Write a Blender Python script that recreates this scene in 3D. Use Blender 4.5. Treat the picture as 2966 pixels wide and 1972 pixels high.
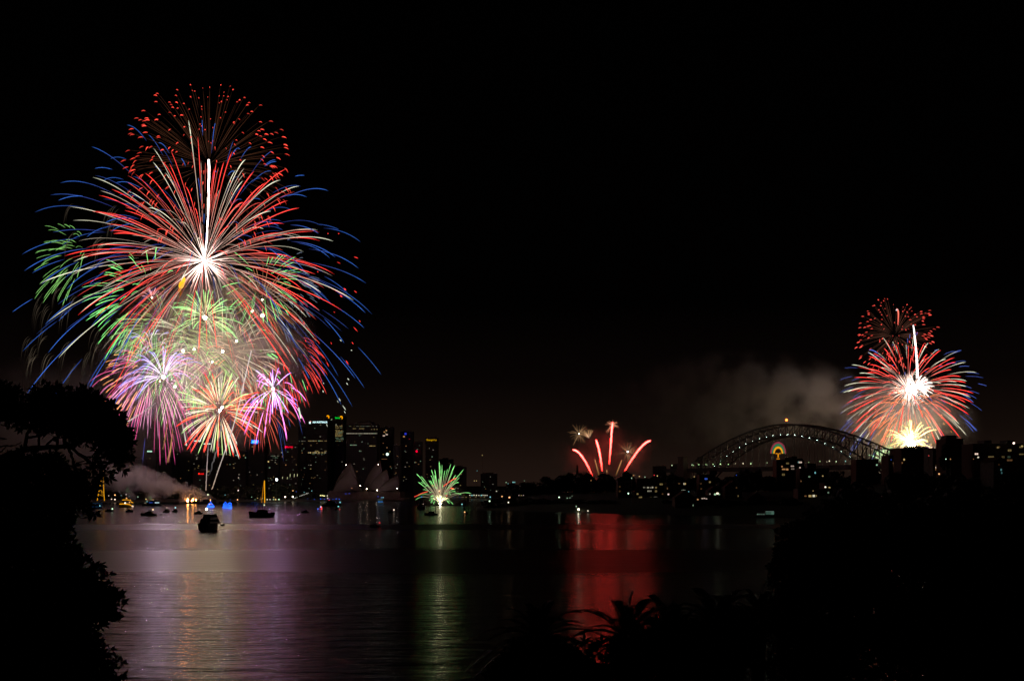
import bpy, math, random
from math import sin, cos, pi, radians, exp, sqrt
from mathutils import Vector, Matrix, Quaternion

for o in list(bpy.data.objects):
    bpy.data.objects.remove(o)
SC = bpy.context.scene
COL = SC.collection
V = Vector

# ------------------------------------------------------------------ camera, world, exposure
FPX, CX, HY, CH = 3040.0, 1483.0, 1406.0, 25.0      # focal length, picture centre, horizon (photo pixels), eye height (m)
cam_d = bpy.data.cameras.new('camera')
cam_d.sensor_width = 36.0
cam_d.lens = 36.0 * FPX / 2966.0
cam_d.shift_y = (HY - 986.0) / 2966.0
cam_d.clip_start, cam_d.clip_end = 0.3, 30000.0
cam = bpy.data.objects.new('camera', cam_d)
COL.objects.link(cam)
cam.location = (0, 0, CH)
cam.rotation_euler = (radians(90), 0, 0)
SC.camera = cam

world = bpy.data.worlds.new('World')
SC.world = world
world.use_nodes = True
nt = world.node_tree
bg = nt.nodes['Background']
tc = nt.nodes.new('ShaderNodeTexCoord')
sp = nt.nodes.new('ShaderNodeSeparateXYZ')
rp = nt.nodes.new('ShaderNodeValToRGB')
nt.links.new(tc.outputs['Generated'], sp.inputs[0])
nt.links.new(sp.outputs['Z'], rp.inputs[0])
nt.links.new(rp.outputs[0], bg.inputs['Color'])
e = rp.color_ramp.elements                       # night sky: city glow low down, black overhead
e[0].position, e[0].color = 0.0, (0.0130, 0.0070, 0.0050, 1)
e[1].position, e[1].color = 0.45, (0.0001, 0.0001, 0.0001, 1)
for p_, c_ in ((0.022, (0.0100, 0.0054, 0.0038, 1)), (0.05, (0.0056, 0.0032, 0.0022, 1)), (0.10, (0.0020, 0.0011, 0.0009, 1)), (0.17, (0.0003, 0.0002, 0.0002, 1))):
    x_ = e.new(p_); x_.color = c_
bg.inputs['Strength'].default_value = 1.0
try:
    world.cycles.sampling_method = 'NONE'
except Exception:
    pass

SC.view_settings.view_transform = 'Standard'
SC.view_settings.look = 'None'
SC.view_settings.exposure = 0.0
SC.view_settings.gamma = 1.0
cy = SC.cycles
cy.max_bounces = 6
cy.diffuse_bounces = 1
cy.glossy_bounces = 2
cy.transmission_bounces = 2
cy.volume_bounces = 4
cy.transparent_max_bounces = 8
cy.sample_clamp_indirect = 6.0
cy.volume_step_rate = 2.0
cy.volume_max_steps = 96
cy.use_denoising = True
cy.use_light_tree = True
cy.caustics_reflective = False
cy.caustics_refractive = False


# ------------------------------------------------------------------ helpers
def P(px, py, D):
    return V(((px - CX) / FPX * D, D, CH + (HY - py) / FPX * D))


def DW(py):
    """distance of the water line seen at photo row py"""
    return CH * FPX / (py - HY)


class MB:
    def __init__(self):
        self.v, self.f, self.c = [], [], []

    def add(self, vs, fs, col=None):
        n = len(self.v)
        self.v += [tuple(x) for x in vs]
        self.f += [tuple(i + n for i in f) for f in fs]
        if col is not None:
            self.c += [col] * len(vs)

    def box(self, c, s, rz=0.0, taper=1.0):
        cx, cyy, cz = c
        hx, hy, hz = s[0] / 2, s[1] / 2, s[2] / 2
        vs = []
        for z, k in ((-hz, 1.0), (hz, taper)):
            for x, y in ((-hx, -hy), (hx, -hy), (hx, hy), (-hx, hy)):
                xx, yy = x * k, y * k
                vs.append((cx + xx * cos(rz) - yy * sin(rz), cyy + xx * sin(rz) + yy * cos(rz), cz + z))
        self.add(vs, [(3, 2, 1, 0), (4, 5, 6, 7), (0, 1, 5, 4), (1, 2, 6, 5), (2, 3, 7, 6), (3, 0, 4, 7)])
        return self

    def tube(self, pts, rad, sides=5, cols=None, cap=True):
        n = len(pts)
        base = len(self.v)
        for i in range(n):
            t = (pts[min(i + 1, n - 1)] - pts[max(i - 1, 0)])
            t = t.normalized() if t.length > 1e-9 else V((0, 0, 1))
            a = t.cross(V((0.31, 0.87, 0.13)))
            if a.length < 1e-3:
                a = t.cross(V((1, 0, 0)))
            a.normalize()
            b = t.cross(a)
            r = rad[i] if hasattr(rad, '__len__') else rad
            for k in range(sides):
                an = 2 * pi * k / sides
                self.v.append(tuple(pts[i] + a * (r * cos(an)) + b * (r * sin(an))))
                if cols is not None:
                    self.c.append(cols[i])
        for i in range(n - 1):
            for k in range(sides):
                k2 = (k + 1) % sides
                self.f.append((base + i * sides + k, base + i * sides + k2, base + (i + 1) * sides + k2, base + (i + 1) * sides + k))
        if cap:
            self.f.append(tuple(base + k for k in reversed(range(sides))))
            self.f.append(tuple(base + (n - 1) * sides + k for k in range(sides)))
        return self

    def bar(self, a, b, r, sides=4):
        return self.tube([V(a), V(b)], r, sides)

    def ball(self, c, r, nu=8, nv=6, s=(1, 1, 1)):
        c = V(c)
        vs, fs = [c + V((0, 0, r * s[2]))], []
        for i in range(1, nv):
            th = pi * i / nv
            for j in range(nu):
                ph = 2 * pi * j / nu
                vs.append(c + V((r * s[0] * sin(th) * cos(ph), r * s[1] * sin(th) * sin(ph), r * s[2] * cos(th))))
        vs.append(c - V((0, 0, r * s[2])))
        for j in range(nu):
            fs.append((0, 1 + j, 1 + (j + 1) % nu))
            fs.append((len(vs) - 1, len(vs) - 2 - j, len(vs) - 2 - (j + 1) % nu))
        for i in range(nv - 2):
            for j in range(nu):
                a, b = 1 + i * nu + j, 1 + i * nu + (j + 1) % nu
                fs.append((a, a + nu, b + nu, b))
        self.add(vs, fs)
        return self

    def build(self, name, mat, parent=None, loc=None, smooth=False):
        me = bpy.data.meshes.new(name)
        me.from_pydata(self.v, [], self.f)
        if self.c:
            at = me.color_attributes.new('glow', 'FLOAT_COLOR', 'POINT')
            flat = []
            for c in self.c:
                flat += [c[0], c[1], c[2], 1.0]
            at.data.foreach_set('color', flat)
        if smooth:
            me.polygons.foreach_set('use_smooth', [True] * len(me.polygons))
        me.materials.append(mat)
        o = bpy.data.objects.new(name, me)
        COL.objects.link(o)
        if parent is not None:
            o.parent = parent
        if loc is not None:
            o.location = loc
        return o


def tag(o, label=None, cat=None, group=None, kind=None):
    if label: o['label'] = label
    if cat: o['category'] = cat
    if group: o['group'] = group
    if kind: o['kind'] = kind
    return o


def thing(name, loc, label, cat, group=None, rz=0.0):
    o = bpy.data.objects.new(name, None)
    COL.objects.link(o)
    o.empty_display_size = 1
    o.location = loc
    o.rotation_euler = (0, 0, rz)
    return tag(o, label, cat, group)


def copy_tree(o, parent=None):
    c = o.copy()
    COL.objects.link(c)
    if parent is not None:
        c.parent = parent
    for ch in list(KIDS.get(o.name, [])):
        copy_tree(ch, c)
    return c


KIDS = {}


def text(body, name, mat, parent, loc, size, width=None, extrude=0.15):
    cu = bpy.data.curves.new(name, 'FONT')
    cu.body = body
    cu.size = size
    cu.extrude = extrude
    cu.align_x, cu.align_y = 'CENTER', 'CENTER'
    cu.materials.append(mat)
    o = bpy.data.objects.new(name, cu)
    COL.objects.link(o)
    o.parent = parent
    o.location = loc
    o.rotation_euler = (radians(90), 0, 0)
    cu.offset = size * 0.012
    dg = bpy.context.evaluated_depsgraph_get()
    me = bpy.data.meshes.new_from_object(o.evaluated_get(dg))
    bpy.data.objects.remove(o)
    xs_ = [v.co.x for v in me.vertices]
    k = width / max(1e-6, max(xs_) - min(xs_))
    for v in me.vertices: v.co.x *= k
    o = bpy.data.objects.new(name, me)
    COL.objects.link(o)
    o.parent = parent
    o.location = loc
    o.rotation_euler = (radians(90), 0, 0)
    return o


# ------------------------------------------------------------------ materials
MATS = {}


def mat_plain(name, col, rough=0.7, metal=0.0, noise=0.25, scale=3.0):
    if name in MATS: return MATS[name]
    m = bpy.data.materials.new(name)
    m.use_nodes = True
    n, l = m.node_tree.nodes, m.node_tree.links
    b = n['Principled BSDF']
    b.inputs['Roughness'].default_value = rough
    b.inputs['Metallic'].default_value = metal
    t = n.new('ShaderNodeTexCoord'); nz = n.new('ShaderNodeTexNoise'); r = n.new('ShaderNodeValToRGB')
    nz.inputs['Scale'].default_value = scale
    l.new(t.outputs['Object'], nz.inputs['Vector']); l.new(nz.outputs[0], r.inputs[0]); l.new(r.outputs[0], b.inputs['Base Color'])
    r.color_ramp.elements[0].position, r.color_ramp.elements[1].position = 0.3, 0.7
    r.color_ramp.elements[0].color = (*[c * (1 - noise) for c in col], 1)
    r.color_ramp.elements[1].color = (*[c * (1 + noise) for c in col], 1)
    MATS[name] = m
    return m


def mat_facade(name, wall, glass, sx, sz):
    """concrete grid of floors and window bays"""
    if name in MATS: return MATS[name]
    m = bpy.data.materials.new(name)
    m.use_nodes = True
    n, l = m.node_tree.nodes, m.node_tree.links
    b = n['Principled BSDF']
    t = n.new('ShaderNodeTexCoord'); s = n.new('ShaderNodeSeparateXYZ'); c = n.new('ShaderNodeCombineXYZ')
    l.new(t.outputs['Object'], s.inputs[0])
    ad = n.new('ShaderNodeMath'); ad.operation = 'ADD'
    l.new(s.outputs['X'], ad.inputs[0]); l.new(s.outputs['Y'], ad.inputs[1])
    l.new(ad.outputs[0], c.inputs['X']); l.new(s.outputs['Z'], c.inputs['Y'])
    br = n.new('ShaderNodeTexBrick')
    br.offset = 0.0
    br.inputs['Scale'].default_value = 1.0
    br.inputs['Brick Width'].default_value = sx
    br.inputs['Row Height'].default_value = sz
    br.inputs['Mortar Size'].default_value = 0.5
    br.inputs['Mortar Smooth'].default_value = 0.1
    br.inputs['Color1'].default_value = (*glass, 1)
    br.inputs['Color2'].default_value = (*[g * 1.6 for g in glass], 1)
    br.inputs['Mortar'].default_value = (*wall, 1)
    l.new(c.outputs[0], br.inputs['Vector'])
    l.new(br.outputs['Color'], b.inputs['Base Color'])
    mr = n.new('ShaderNodeMapRange')
    mr.inputs['To Min'].default_value, mr.inputs['To Max'].default_value = 0.55, 0.9
    l.new(br.outputs['Fac'], mr.inputs['Value']); l.new(mr.outputs[0], b.inputs['Roughness'])
    MATS[name] = m
    return m


def emit(col, s, sampling='AUTO'):
    key = 'light_%.2f_%.2f_%.2f_%.3f' % (*col, s)
    if key in MATS: return MATS[key]
    m = bpy.data.materials.new('light')
    m.use_nodes = True
    n, l = m.node_tree.nodes, m.node_tree.links
    n.remove(n['Principled BSDF'])
    em = n.new('ShaderNodeEmission')
    em.inputs['Color'].default_value = (*col, 1)
    em.inputs['Strength'].default_value = s
    l.new(em.outputs[0], n['Material Output'].inputs['Surface'])
    try: m.cycles.emission_sampling = sampling
    except Exception: pass
    MATS[key] = m
    return m


def trail_material():
    m = bpy.data.materials.new('burning_star_trail')
    m.use_nodes = True
    n, l = m.node_tree.nodes, m.node_tree.links
    n.remove(n['Principled BSDF'])
    a = n.new('ShaderNodeAttribute'); a.attribute_name = 'glow'
    em = n.new('ShaderNodeEmission')
    l.new(a.outputs['Color'], em.inputs['Color'])
    l.new(em.outputs[0], n['Material Output'].inputs['Surface'])
    return m


TRAIL = trail_material()
M_STEEL = mat_plain('grey_painted_steel', (0.16, 0.17, 0.17), 0.55, 0.2)
M_STONE = mat_plain('granite', (0.28, 0.25, 0.21), 0.85, scale=0.4)
M_DARKHULL = mat_plain('dark_hull_paint', (0.02, 0.022, 0.03), 0.4)
M_WHITE = mat_plain('white_gelcoat', (0.35, 0.35, 0.34), 0.4, noise=0.05)
M_DECK = mat_plain('teak_deck', (0.14, 0.09, 0.05), 0.7)
M_GLASSD = mat_plain('dark_glass', (0.015, 0.017, 0.02), 0.08, noise=0.1)
M_BARK = mat_plain('bark', (0.045, 0.035, 0.028), 0.9, scale=9)
M_LEAF = mat_plain('dark_leaf', (0.030, 0.045, 0.018), 0.6, scale=5)
M_LEAF2 = mat_plain('olive_leaf', (0.040, 0.048, 0.020), 0.65, scale=5)
M_PALM = mat_plain('palm_leaf', (0.030, 0.050, 0.018), 0.5, scale=6)
M_GRASS = mat_plain('hillside_grass', (0.035, 0.045, 0.018), 0.95, scale=0.6)
M_LAND = mat_plain('shore_soil', (0.05, 0.045, 0.03), 0.95, scale=0.05)
M_SHELL = mat_plain('cream_shell_tile', (0.095, 0.078, 0.06), 0.45, noise=0.06, scale=0.5)
M_PODIUM = mat_plain('pink_granite_podium', (0.11, 0.08, 0.065), 0.8, scale=0.3)
M_BRICK = mat_plain('dark_brick', (0.16, 0.085, 0.055), 0.85, scale=1.5)
M_ROOF = mat_plain('terracotta_roof', (0.13, 0.06, 0.04), 0.85, scale=1.5)
M_CONC = mat_plain('weathered_concrete', (0.22, 0.2, 0.17), 0.85, scale=0.5)


# ------------------------------------------------------------------ water
def make_water():
    m = bpy.data.materials.new('harbour_water')
    m.use_nodes = True
    n, l = m.node_tree.nodes, m.node_tree.links
    b = n['Principled BSDF']
    b.inputs['Base Color'].default_value = (0.004, 0.006, 0.008, 1)
    b.inputs['IOR'].default_value = 1.333
    geo = n.new('ShaderNodeNewGeometry')
    sep = n.new('ShaderNodeSeparateXYZ')
    l.new(geo.outputs['Position'], sep.inputs[0])
    # wandering edges of the wind-ruffled patches
    edge = n.new('ShaderNodeTexNoise'); edge.inputs['Scale'].default_value = 0.006; edge.inputs['Detail'].default_value = 3
    l.new(geo.outputs['Position'], edge.inputs['Vector'])
    em = n.new('ShaderNodeMath'); em.operation = 'MULTIPLY_ADD'; em.inputs[1].default_value = 60.0; em.inputs[2].default_value = -30.0
    l.new(edge.outputs[0], em.inputs[0])
    yy = n.new('ShaderNodeMath'); yy.operation = 'ADD'
    l.new(sep.outputs['Y'], yy.inputs[0]); l.new(em.outputs[0], yy.inputs[1])
    mr = n.new('ShaderNodeMapRange'); mr.inputs['From Min'].default_value = 100; mr.inputs['From Max'].default_value = 1100
    l.new(yy.outputs[0], mr.inputs['Value'])
    ramp = n.new('ShaderNodeValToRGB'); ramp.color_ramp.interpolation = 'LINEAR'
    l.new(mr.outputs[0], ramp.inputs[0])
    el = ramp.color_ramp.elements
    stops = [(0, .17), (190, .17), (286, .18), (312, .32), (400, .32), (428, .17), (560, .17), (588, .18), (610, .32), (668, .32), (700, .14), (1100, .13)]
    el[0].position, el[0].color = 0.0, (.17, .17, .17, 1)
    el[1].position, el[1].color = 1.0, (.17, .17, .17, 1)
    for d, v in stops[1:-1]:
        q = el.new((d - 100) / 1000.0); q.color = (v, v, v, 1)
    l.new(ramp.outputs[0], b.inputs['Roughness'])
    # ripples: crests lie across the view
    mp = n.new('ShaderNodeMapping'); mp.inputs['Scale'].default_value = (0.13, 0.62, 1)
    l.new(geo.outputs['Position'], mp.inputs['Vector'])
    n1 = n.new('ShaderNodeTexNoise'); n1.inputs['Scale'].default_value = 1.0; n1.inputs['Detail'].default_value = 4; n1.inputs['Roughness'].default_value = 0.6
    l.new(mp.outputs[0], n1.inputs['Vector'])
    mp2 = n.new('ShaderNodeMapping'); mp2.inputs['Scale'].default_value = (0.05, 0.21, 1)
    l.new(geo.outputs['Position'], mp2.inputs['Vector'])
    n2 = n.new('ShaderNodeTexNoise'); n2.inputs['Scale'].default_value = 1.0; n2.inputs['Detail'].default_value = 2; n2.inputs['Distortion'].default_value = 0.6
    l.new(mp2.outputs[0], n2.inputs['Vector'])
    bs = n.new('ShaderNodeMapRange'); bs.inputs['From Min'].default_value, bs.inputs['From Max'].default_value = .19, .31
    bs.inputs['To Min'].default_value, bs.inputs['To Max'].default_value = 1.0, .3
    l.new(ramp.outputs[0], bs.inputs['Value'])
    bp2 = n.new('ShaderNodeBump'); bp2.inputs['Distance'].default_value = 1.1
    l.new(n2.outputs[0], bp2.inputs['Height']); l.new(bs.outputs[0], bp2.inputs['Strength'])
    bp = n.new('ShaderNodeBump'); bp.inputs['Distance'].default_value = 0.6
    l.new(bs.outputs[0], bp.inputs['Strength']); l.new(bp2.outputs[0], bp.inputs['Normal'])
    l.new(n1.outputs[0], bp.inputs['Height']); l.new(bp.outputs[0], b.inputs['Normal'])
    mb = MB()
    mb.add([(-9000, 60, 0), (9000, 60, 0), (9000, 9000, 0), (-9000, 9000, 0)], [(0, 1, 2, 3)])
    tag(mb.build('water', m), kind='structure')


make_water()


# ------------------------------------------------------------------ ground
def sheet(name, cols, rows, fn, mat):
    mb = MB()
    vs = [fn(a, b) for b in rows for a in cols]
    n = len(cols)
    fs = [(j * n + i, j * n + i + 1, (j + 1) * n + i + 1, (j + 1) * n + i) for j in range(len(rows) - 1) for i in range(n - 1)]
    mb.add(vs, fs)
    return tag(mb.build(name, mat, smooth=True), kind='structure')


def lerp_table(tab, x):
    if x <= tab[0][0]: return tab[0][1]
    for (a, va), (b, vb) in zip(tab, tab[1:]):
        if x <= b: return va + (vb - va) * (x - a) / (b - a)
    return tab[-1][1]


HILL = [(-40, 24.5), (0, 22.6), (6, 21.4), (18, 17.0), (45, 9.0), (80, 2.5), (105, -0.5), (125, -2.5)]
rg = random.Random(5)


def hill_z(x, y):
    return lerp_table(HILL, y - 0.25 * max(0, x - 6)) + 0.25 * sin(x * 0.7) * cos(y * 0.6)


sheet('hillside_ground', [-60 + i * 2.5 for i in range(57)], [-40 + 2.5 * j for j in range(75)], lambda x, y: (x, y, hill_z(x, y)), M_GRASS)

FAR_SHORE = [(-900, 1480), (0, 1540), (300, 1570), (700, 1640), (840, 1672), (950, 1674), (1160, 1674), (1185, 1900), (1450, 2000), (1800, 2050), (2500, 2060), (4200, 2100)]


def far_fn(px, d):
    D = lerp_table(FAR_SHORE, px) + d
    z = lerp_table([(-30, -3), (0, 1.5), (6, 2.4), (60, 4), (200, 8), (600, 16), (4000, 22)], d)
    return ((px - CX) / FPX * D, D, z)


sheet('far_shore', [-900 + 51 * i for i in range(101)], [-30, 0, 6, 60, 200, 600, 1500, 4000], far_fn, M_LAND)

HEAD_SHORE = [(1380, 1075), (1410, 1060), (1500, 1040), (1600, 1000), (1750, 950), (1900, 910), (2100, 880), (2250, 850), (2400, 800), (2966, 640), (3400, 560)]
RISE = [(1380, 0.10), (1480, 0.5), (1560, 0.9), (1900, 1.0), (2300, 1.0), (2500, 1.35), (2700, 2.0), (2966, 2.3), (3400, 2.3)]


def head_z(px, d):
    return lerp_table([(-30, -3), (0, 1.2), (6, 2.2), (40, 6), (120, 14), (260, 19), (420, 19), (620, 8), (760, -3)], d) * (lerp_table(RISE, px) if d > 0 else 1)


def head_fn(px, d):
    k = lerp_table([(1380, 0.12), (1500, 0.5), (1650, 0.8), (1900, 1.0), (4000, 1.0)], px)
    D = lerp_table(HEAD_SHORE, px) + d * k
    return ((px - CX) / FPX * D, D, head_z(px, d))


sheet('headland', [1380 + 40 * i for i in range(52)], [-30, 0, 6, 40, 120, 200, 260, 340, 420, 620, 760], head_fn, M_GRASS)


def head_ground(px, D):
    k = lerp_table([(1380, 0.12), (1500, 0.5), (1650, 0.8), (1900, 1.0), (4000, 1.0)], px)
    return head_z(px, max(0, (D - lerp_table(HEAD_SHORE, px)) / k))


def far_ground(px, D):
    return far_fn(px, max(0, D - lerp_table(FAR_SHORE, px)))[2]


# ------------------------------------------------------------------ bridge
def make_bridge():
    C = P(2278, HY, 1880)
    C.z = 0
    root = thing('arch_bridge', C, 'great grey steel arch bridge with hangers and a row of deck lights', 'bridge', rz=-radians(61.2))
    H = 251.5
    N = 28
    xs = [-H + 2 * H * i / N for i in range(N + 1)]
    def zb(x): return 10 + 104 * (1 - (x / H) ** 2)
    def zt(x):
        a = abs(x) / H
        return 134 - 66 * (a ** 1.75)
    for y in (-15, 15):
        MB().tube([V((x, y, zt(x))) for x in xs], 1.5, 4).build('top_chord', M_STEEL, root)
        MB().tube([V((x, y, zb(x))) for x in xs], 1.6, 4).build('bottom_chord', M_STEEL, root)
        for i, x in enumerate(xs):
            MB().bar((x, y, zb(x)), (x, y, zt(x)), 1.0).build('vertical_post', M_STEEL, root)
            if i < N:
                if x < -1:
                    a, b = (x, y, zt(x)), (xs[i + 1], y, zb(xs[i + 1]))
                else:
                    a, b = (x, y, zb(x)), (xs[i + 1], y, zt(xs[i + 1]))
                MB().bar(a, b, 0.85).build('diagonal_brace', M_STEEL, root)
            if zb(x) > 62:
                MB().bar((x, y, 58), (x, y, zb(x)), 0.42).build('hanger', M_STEEL, root)
            elif zb(x) < 52 and abs(x) < H - 1:
                MB().bar((x, y, zb(x)), (x, y, 53), 0.6).build('hanger', M_STEEL, root)
    for i, x in enumerate(xs):
        for z, nm in ((zt(x), 'top_lateral'), (zb(x), 'bottom_lateral')):
            MB().bar((x, -15, z), (x, 15, z), 0.6).build(nm, M_STEEL, root)
            if i < N:
                z2 = zt(xs[i + 1]) if nm == 'top_lateral' else zb(xs[i + 1])
                s_ = 15 if i % 2 else -15
                MB().bar((x, -s_, z), (xs[i + 1], s_, z2), 0.4).build(nm, M_STEEL, root)
    d = MB()
    d.box((20, 0, 56), (700, 46, 2.2)); d.box((20, -22, 53.5), (698, 1.0, 2.8)); d.box((20, 22, 53.5), (698, 1.0, 2.8))
    d.box((20, -23.6, 58.2), (700, 0.3, 2.0)); d.box((20, 23.6, 58.2), (700, 0.3, 2.0))
    d.build('deck', M_STEEL, root)
    for sx in (-1, 1):
        for y in (-25, 25):
            p = MB()
            p.box((sx * 266, y, 28), (26, 16, 60), taper=0.9)
            p.box((sx * 266, y, 63), (20, 12, 10)); p.box((sx * 266, y, 74), (18, 10.5, 12), taper=0.93); p.box((sx * 266, y, 81.5), (19, 11.5, 3))
            p.build('pylon', M_STONE, root)
        for k in range(1 if sx < 0 else 2):
            MB().box((sx * (300 + 50 * k), 0, 27), (8, 36, 56)).build('approach_pier', M_STONE, root)
    rr = random.Random(3)
    cols = [(0.7, 1, 0.55), (0.5, 1, 0.9), (1, 0.9, 0.6), (0.6, 1, 0.4)]
    for i in range(30):
        x = -330 + 21.5 * i
        for y in (-19, 19):
            if rr.random() < (.35 if x < 40 else .62): continue
            lp = MB().bar((x, y, 57), (x, y, 66), 0.18).build('lamp_post', M_STEEL, root)
            MB().ball((x, y, 66.4), rr.choice((0.5, 0.7, 1.0))).build('lamp_globe', emit(rr.choice(cols), rr.choice((0.6, 1.2, 2.2)), 'NONE'), lp)
    for i in range(4, N - 1, 1):                    # floodlights at the panel points, washing the posts
        x = xs[i]
        MB().ball((x + 1.6, -16.6, zb(x) + 1.7), 0.17).build('floodlight', emit((0.75, 1, 0.85), 60 if 9 < i < 22 else 40), root)
    b = MB().bar((0, 0, 134), (0, 0, 141), 0.5).build('beacon_mast', M_STEEL, root)
    MB().ball((0, 0, 142.5), 2.0).build('beacon_lamp', emit((1, 0.10, 0.015), 14), b)
    return root


make_bridge()


def make_rainbow_sign():
    D = 1845
    o = P(2254, 1313, D)
    r = thing('rainbow_light_sign', o, 'half-round rainbow sign of pink, green and yellow light hanging under the arch bridge', 'light sign')
    s = D / FPX
    def band(rx0, ry0, rx1, ry1, name, col, st):
        n = 28
        vs, fs = [], []
        for i in range(n + 1):
            a = pi * i / n
            for (rx, ry) in ((rx0, ry0), (rx1, ry1)):
                for dy in (-0.4, 0.4):
                    vs.append((-rx * s * cos(a), dy, ry * s * sin(a)))
        for i in range(n):
            q = i * 4
            fs += [(q, q + 4, q + 6, q + 2), (q + 1, q + 3, q + 7, q + 5), (q, q + 1, q + 5, q + 4), (q + 2, q + 6, q + 7, q + 3)]
        mb = MB(); mb.add(vs, fs)
        mb.build(name, emit(col, st, 'NONE'), r)
    band(10.3, 14.5, 14.0, 20.5, 'yellow_band', (1, 0.40, 0.01), 0.85)
    band(14.4, 21.0, 18.4, 28.3, 'green_band', (0.03, 0.30, 0.13), 0.55)
    band(18.8, 28.8, 22.8, 34.0, 'pink_band', (0.55, 0.07, 0.12), 0.42)
    st = MB()
    st.box((-4.4 * s, 0, 0), (5.6 * s, 0.8, 2.2 * s)); st.box((4.4 * s, 0, 0), (5.6 * s, 0.8, 2.2 * s))
    st.build('crossbar', emit((1, 0.36, 0.01), 0.8, 'NONE'), r)
    MB().box((0, 0, -6.4 * s), (2.9 * s, 0.8, 10 * s)).build('stem', emit((1, 0.36, 0.01), 0.8, 'NONE'), r)
    MB().box((0, 0, -15.3 * s), (9 * s, 0.8, 2.6 * s)).build('foot', emit((1, 0.34, 0.01), 0.6, 'NONE'), r)
    f = MB()
    for x in (-20, -8, 8, 20):
        f.bar((x * s, 0.9, -16 * s), (x * s, 0.9, 36 * s), 0.12)
    f.bar((-22 * s, 0.9, -16 * s), (22 * s, 0.9, -16 * s), 0.12)
    f.build('support_frame', M_STEEL, r)


make_rainbow_sign()


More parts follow.
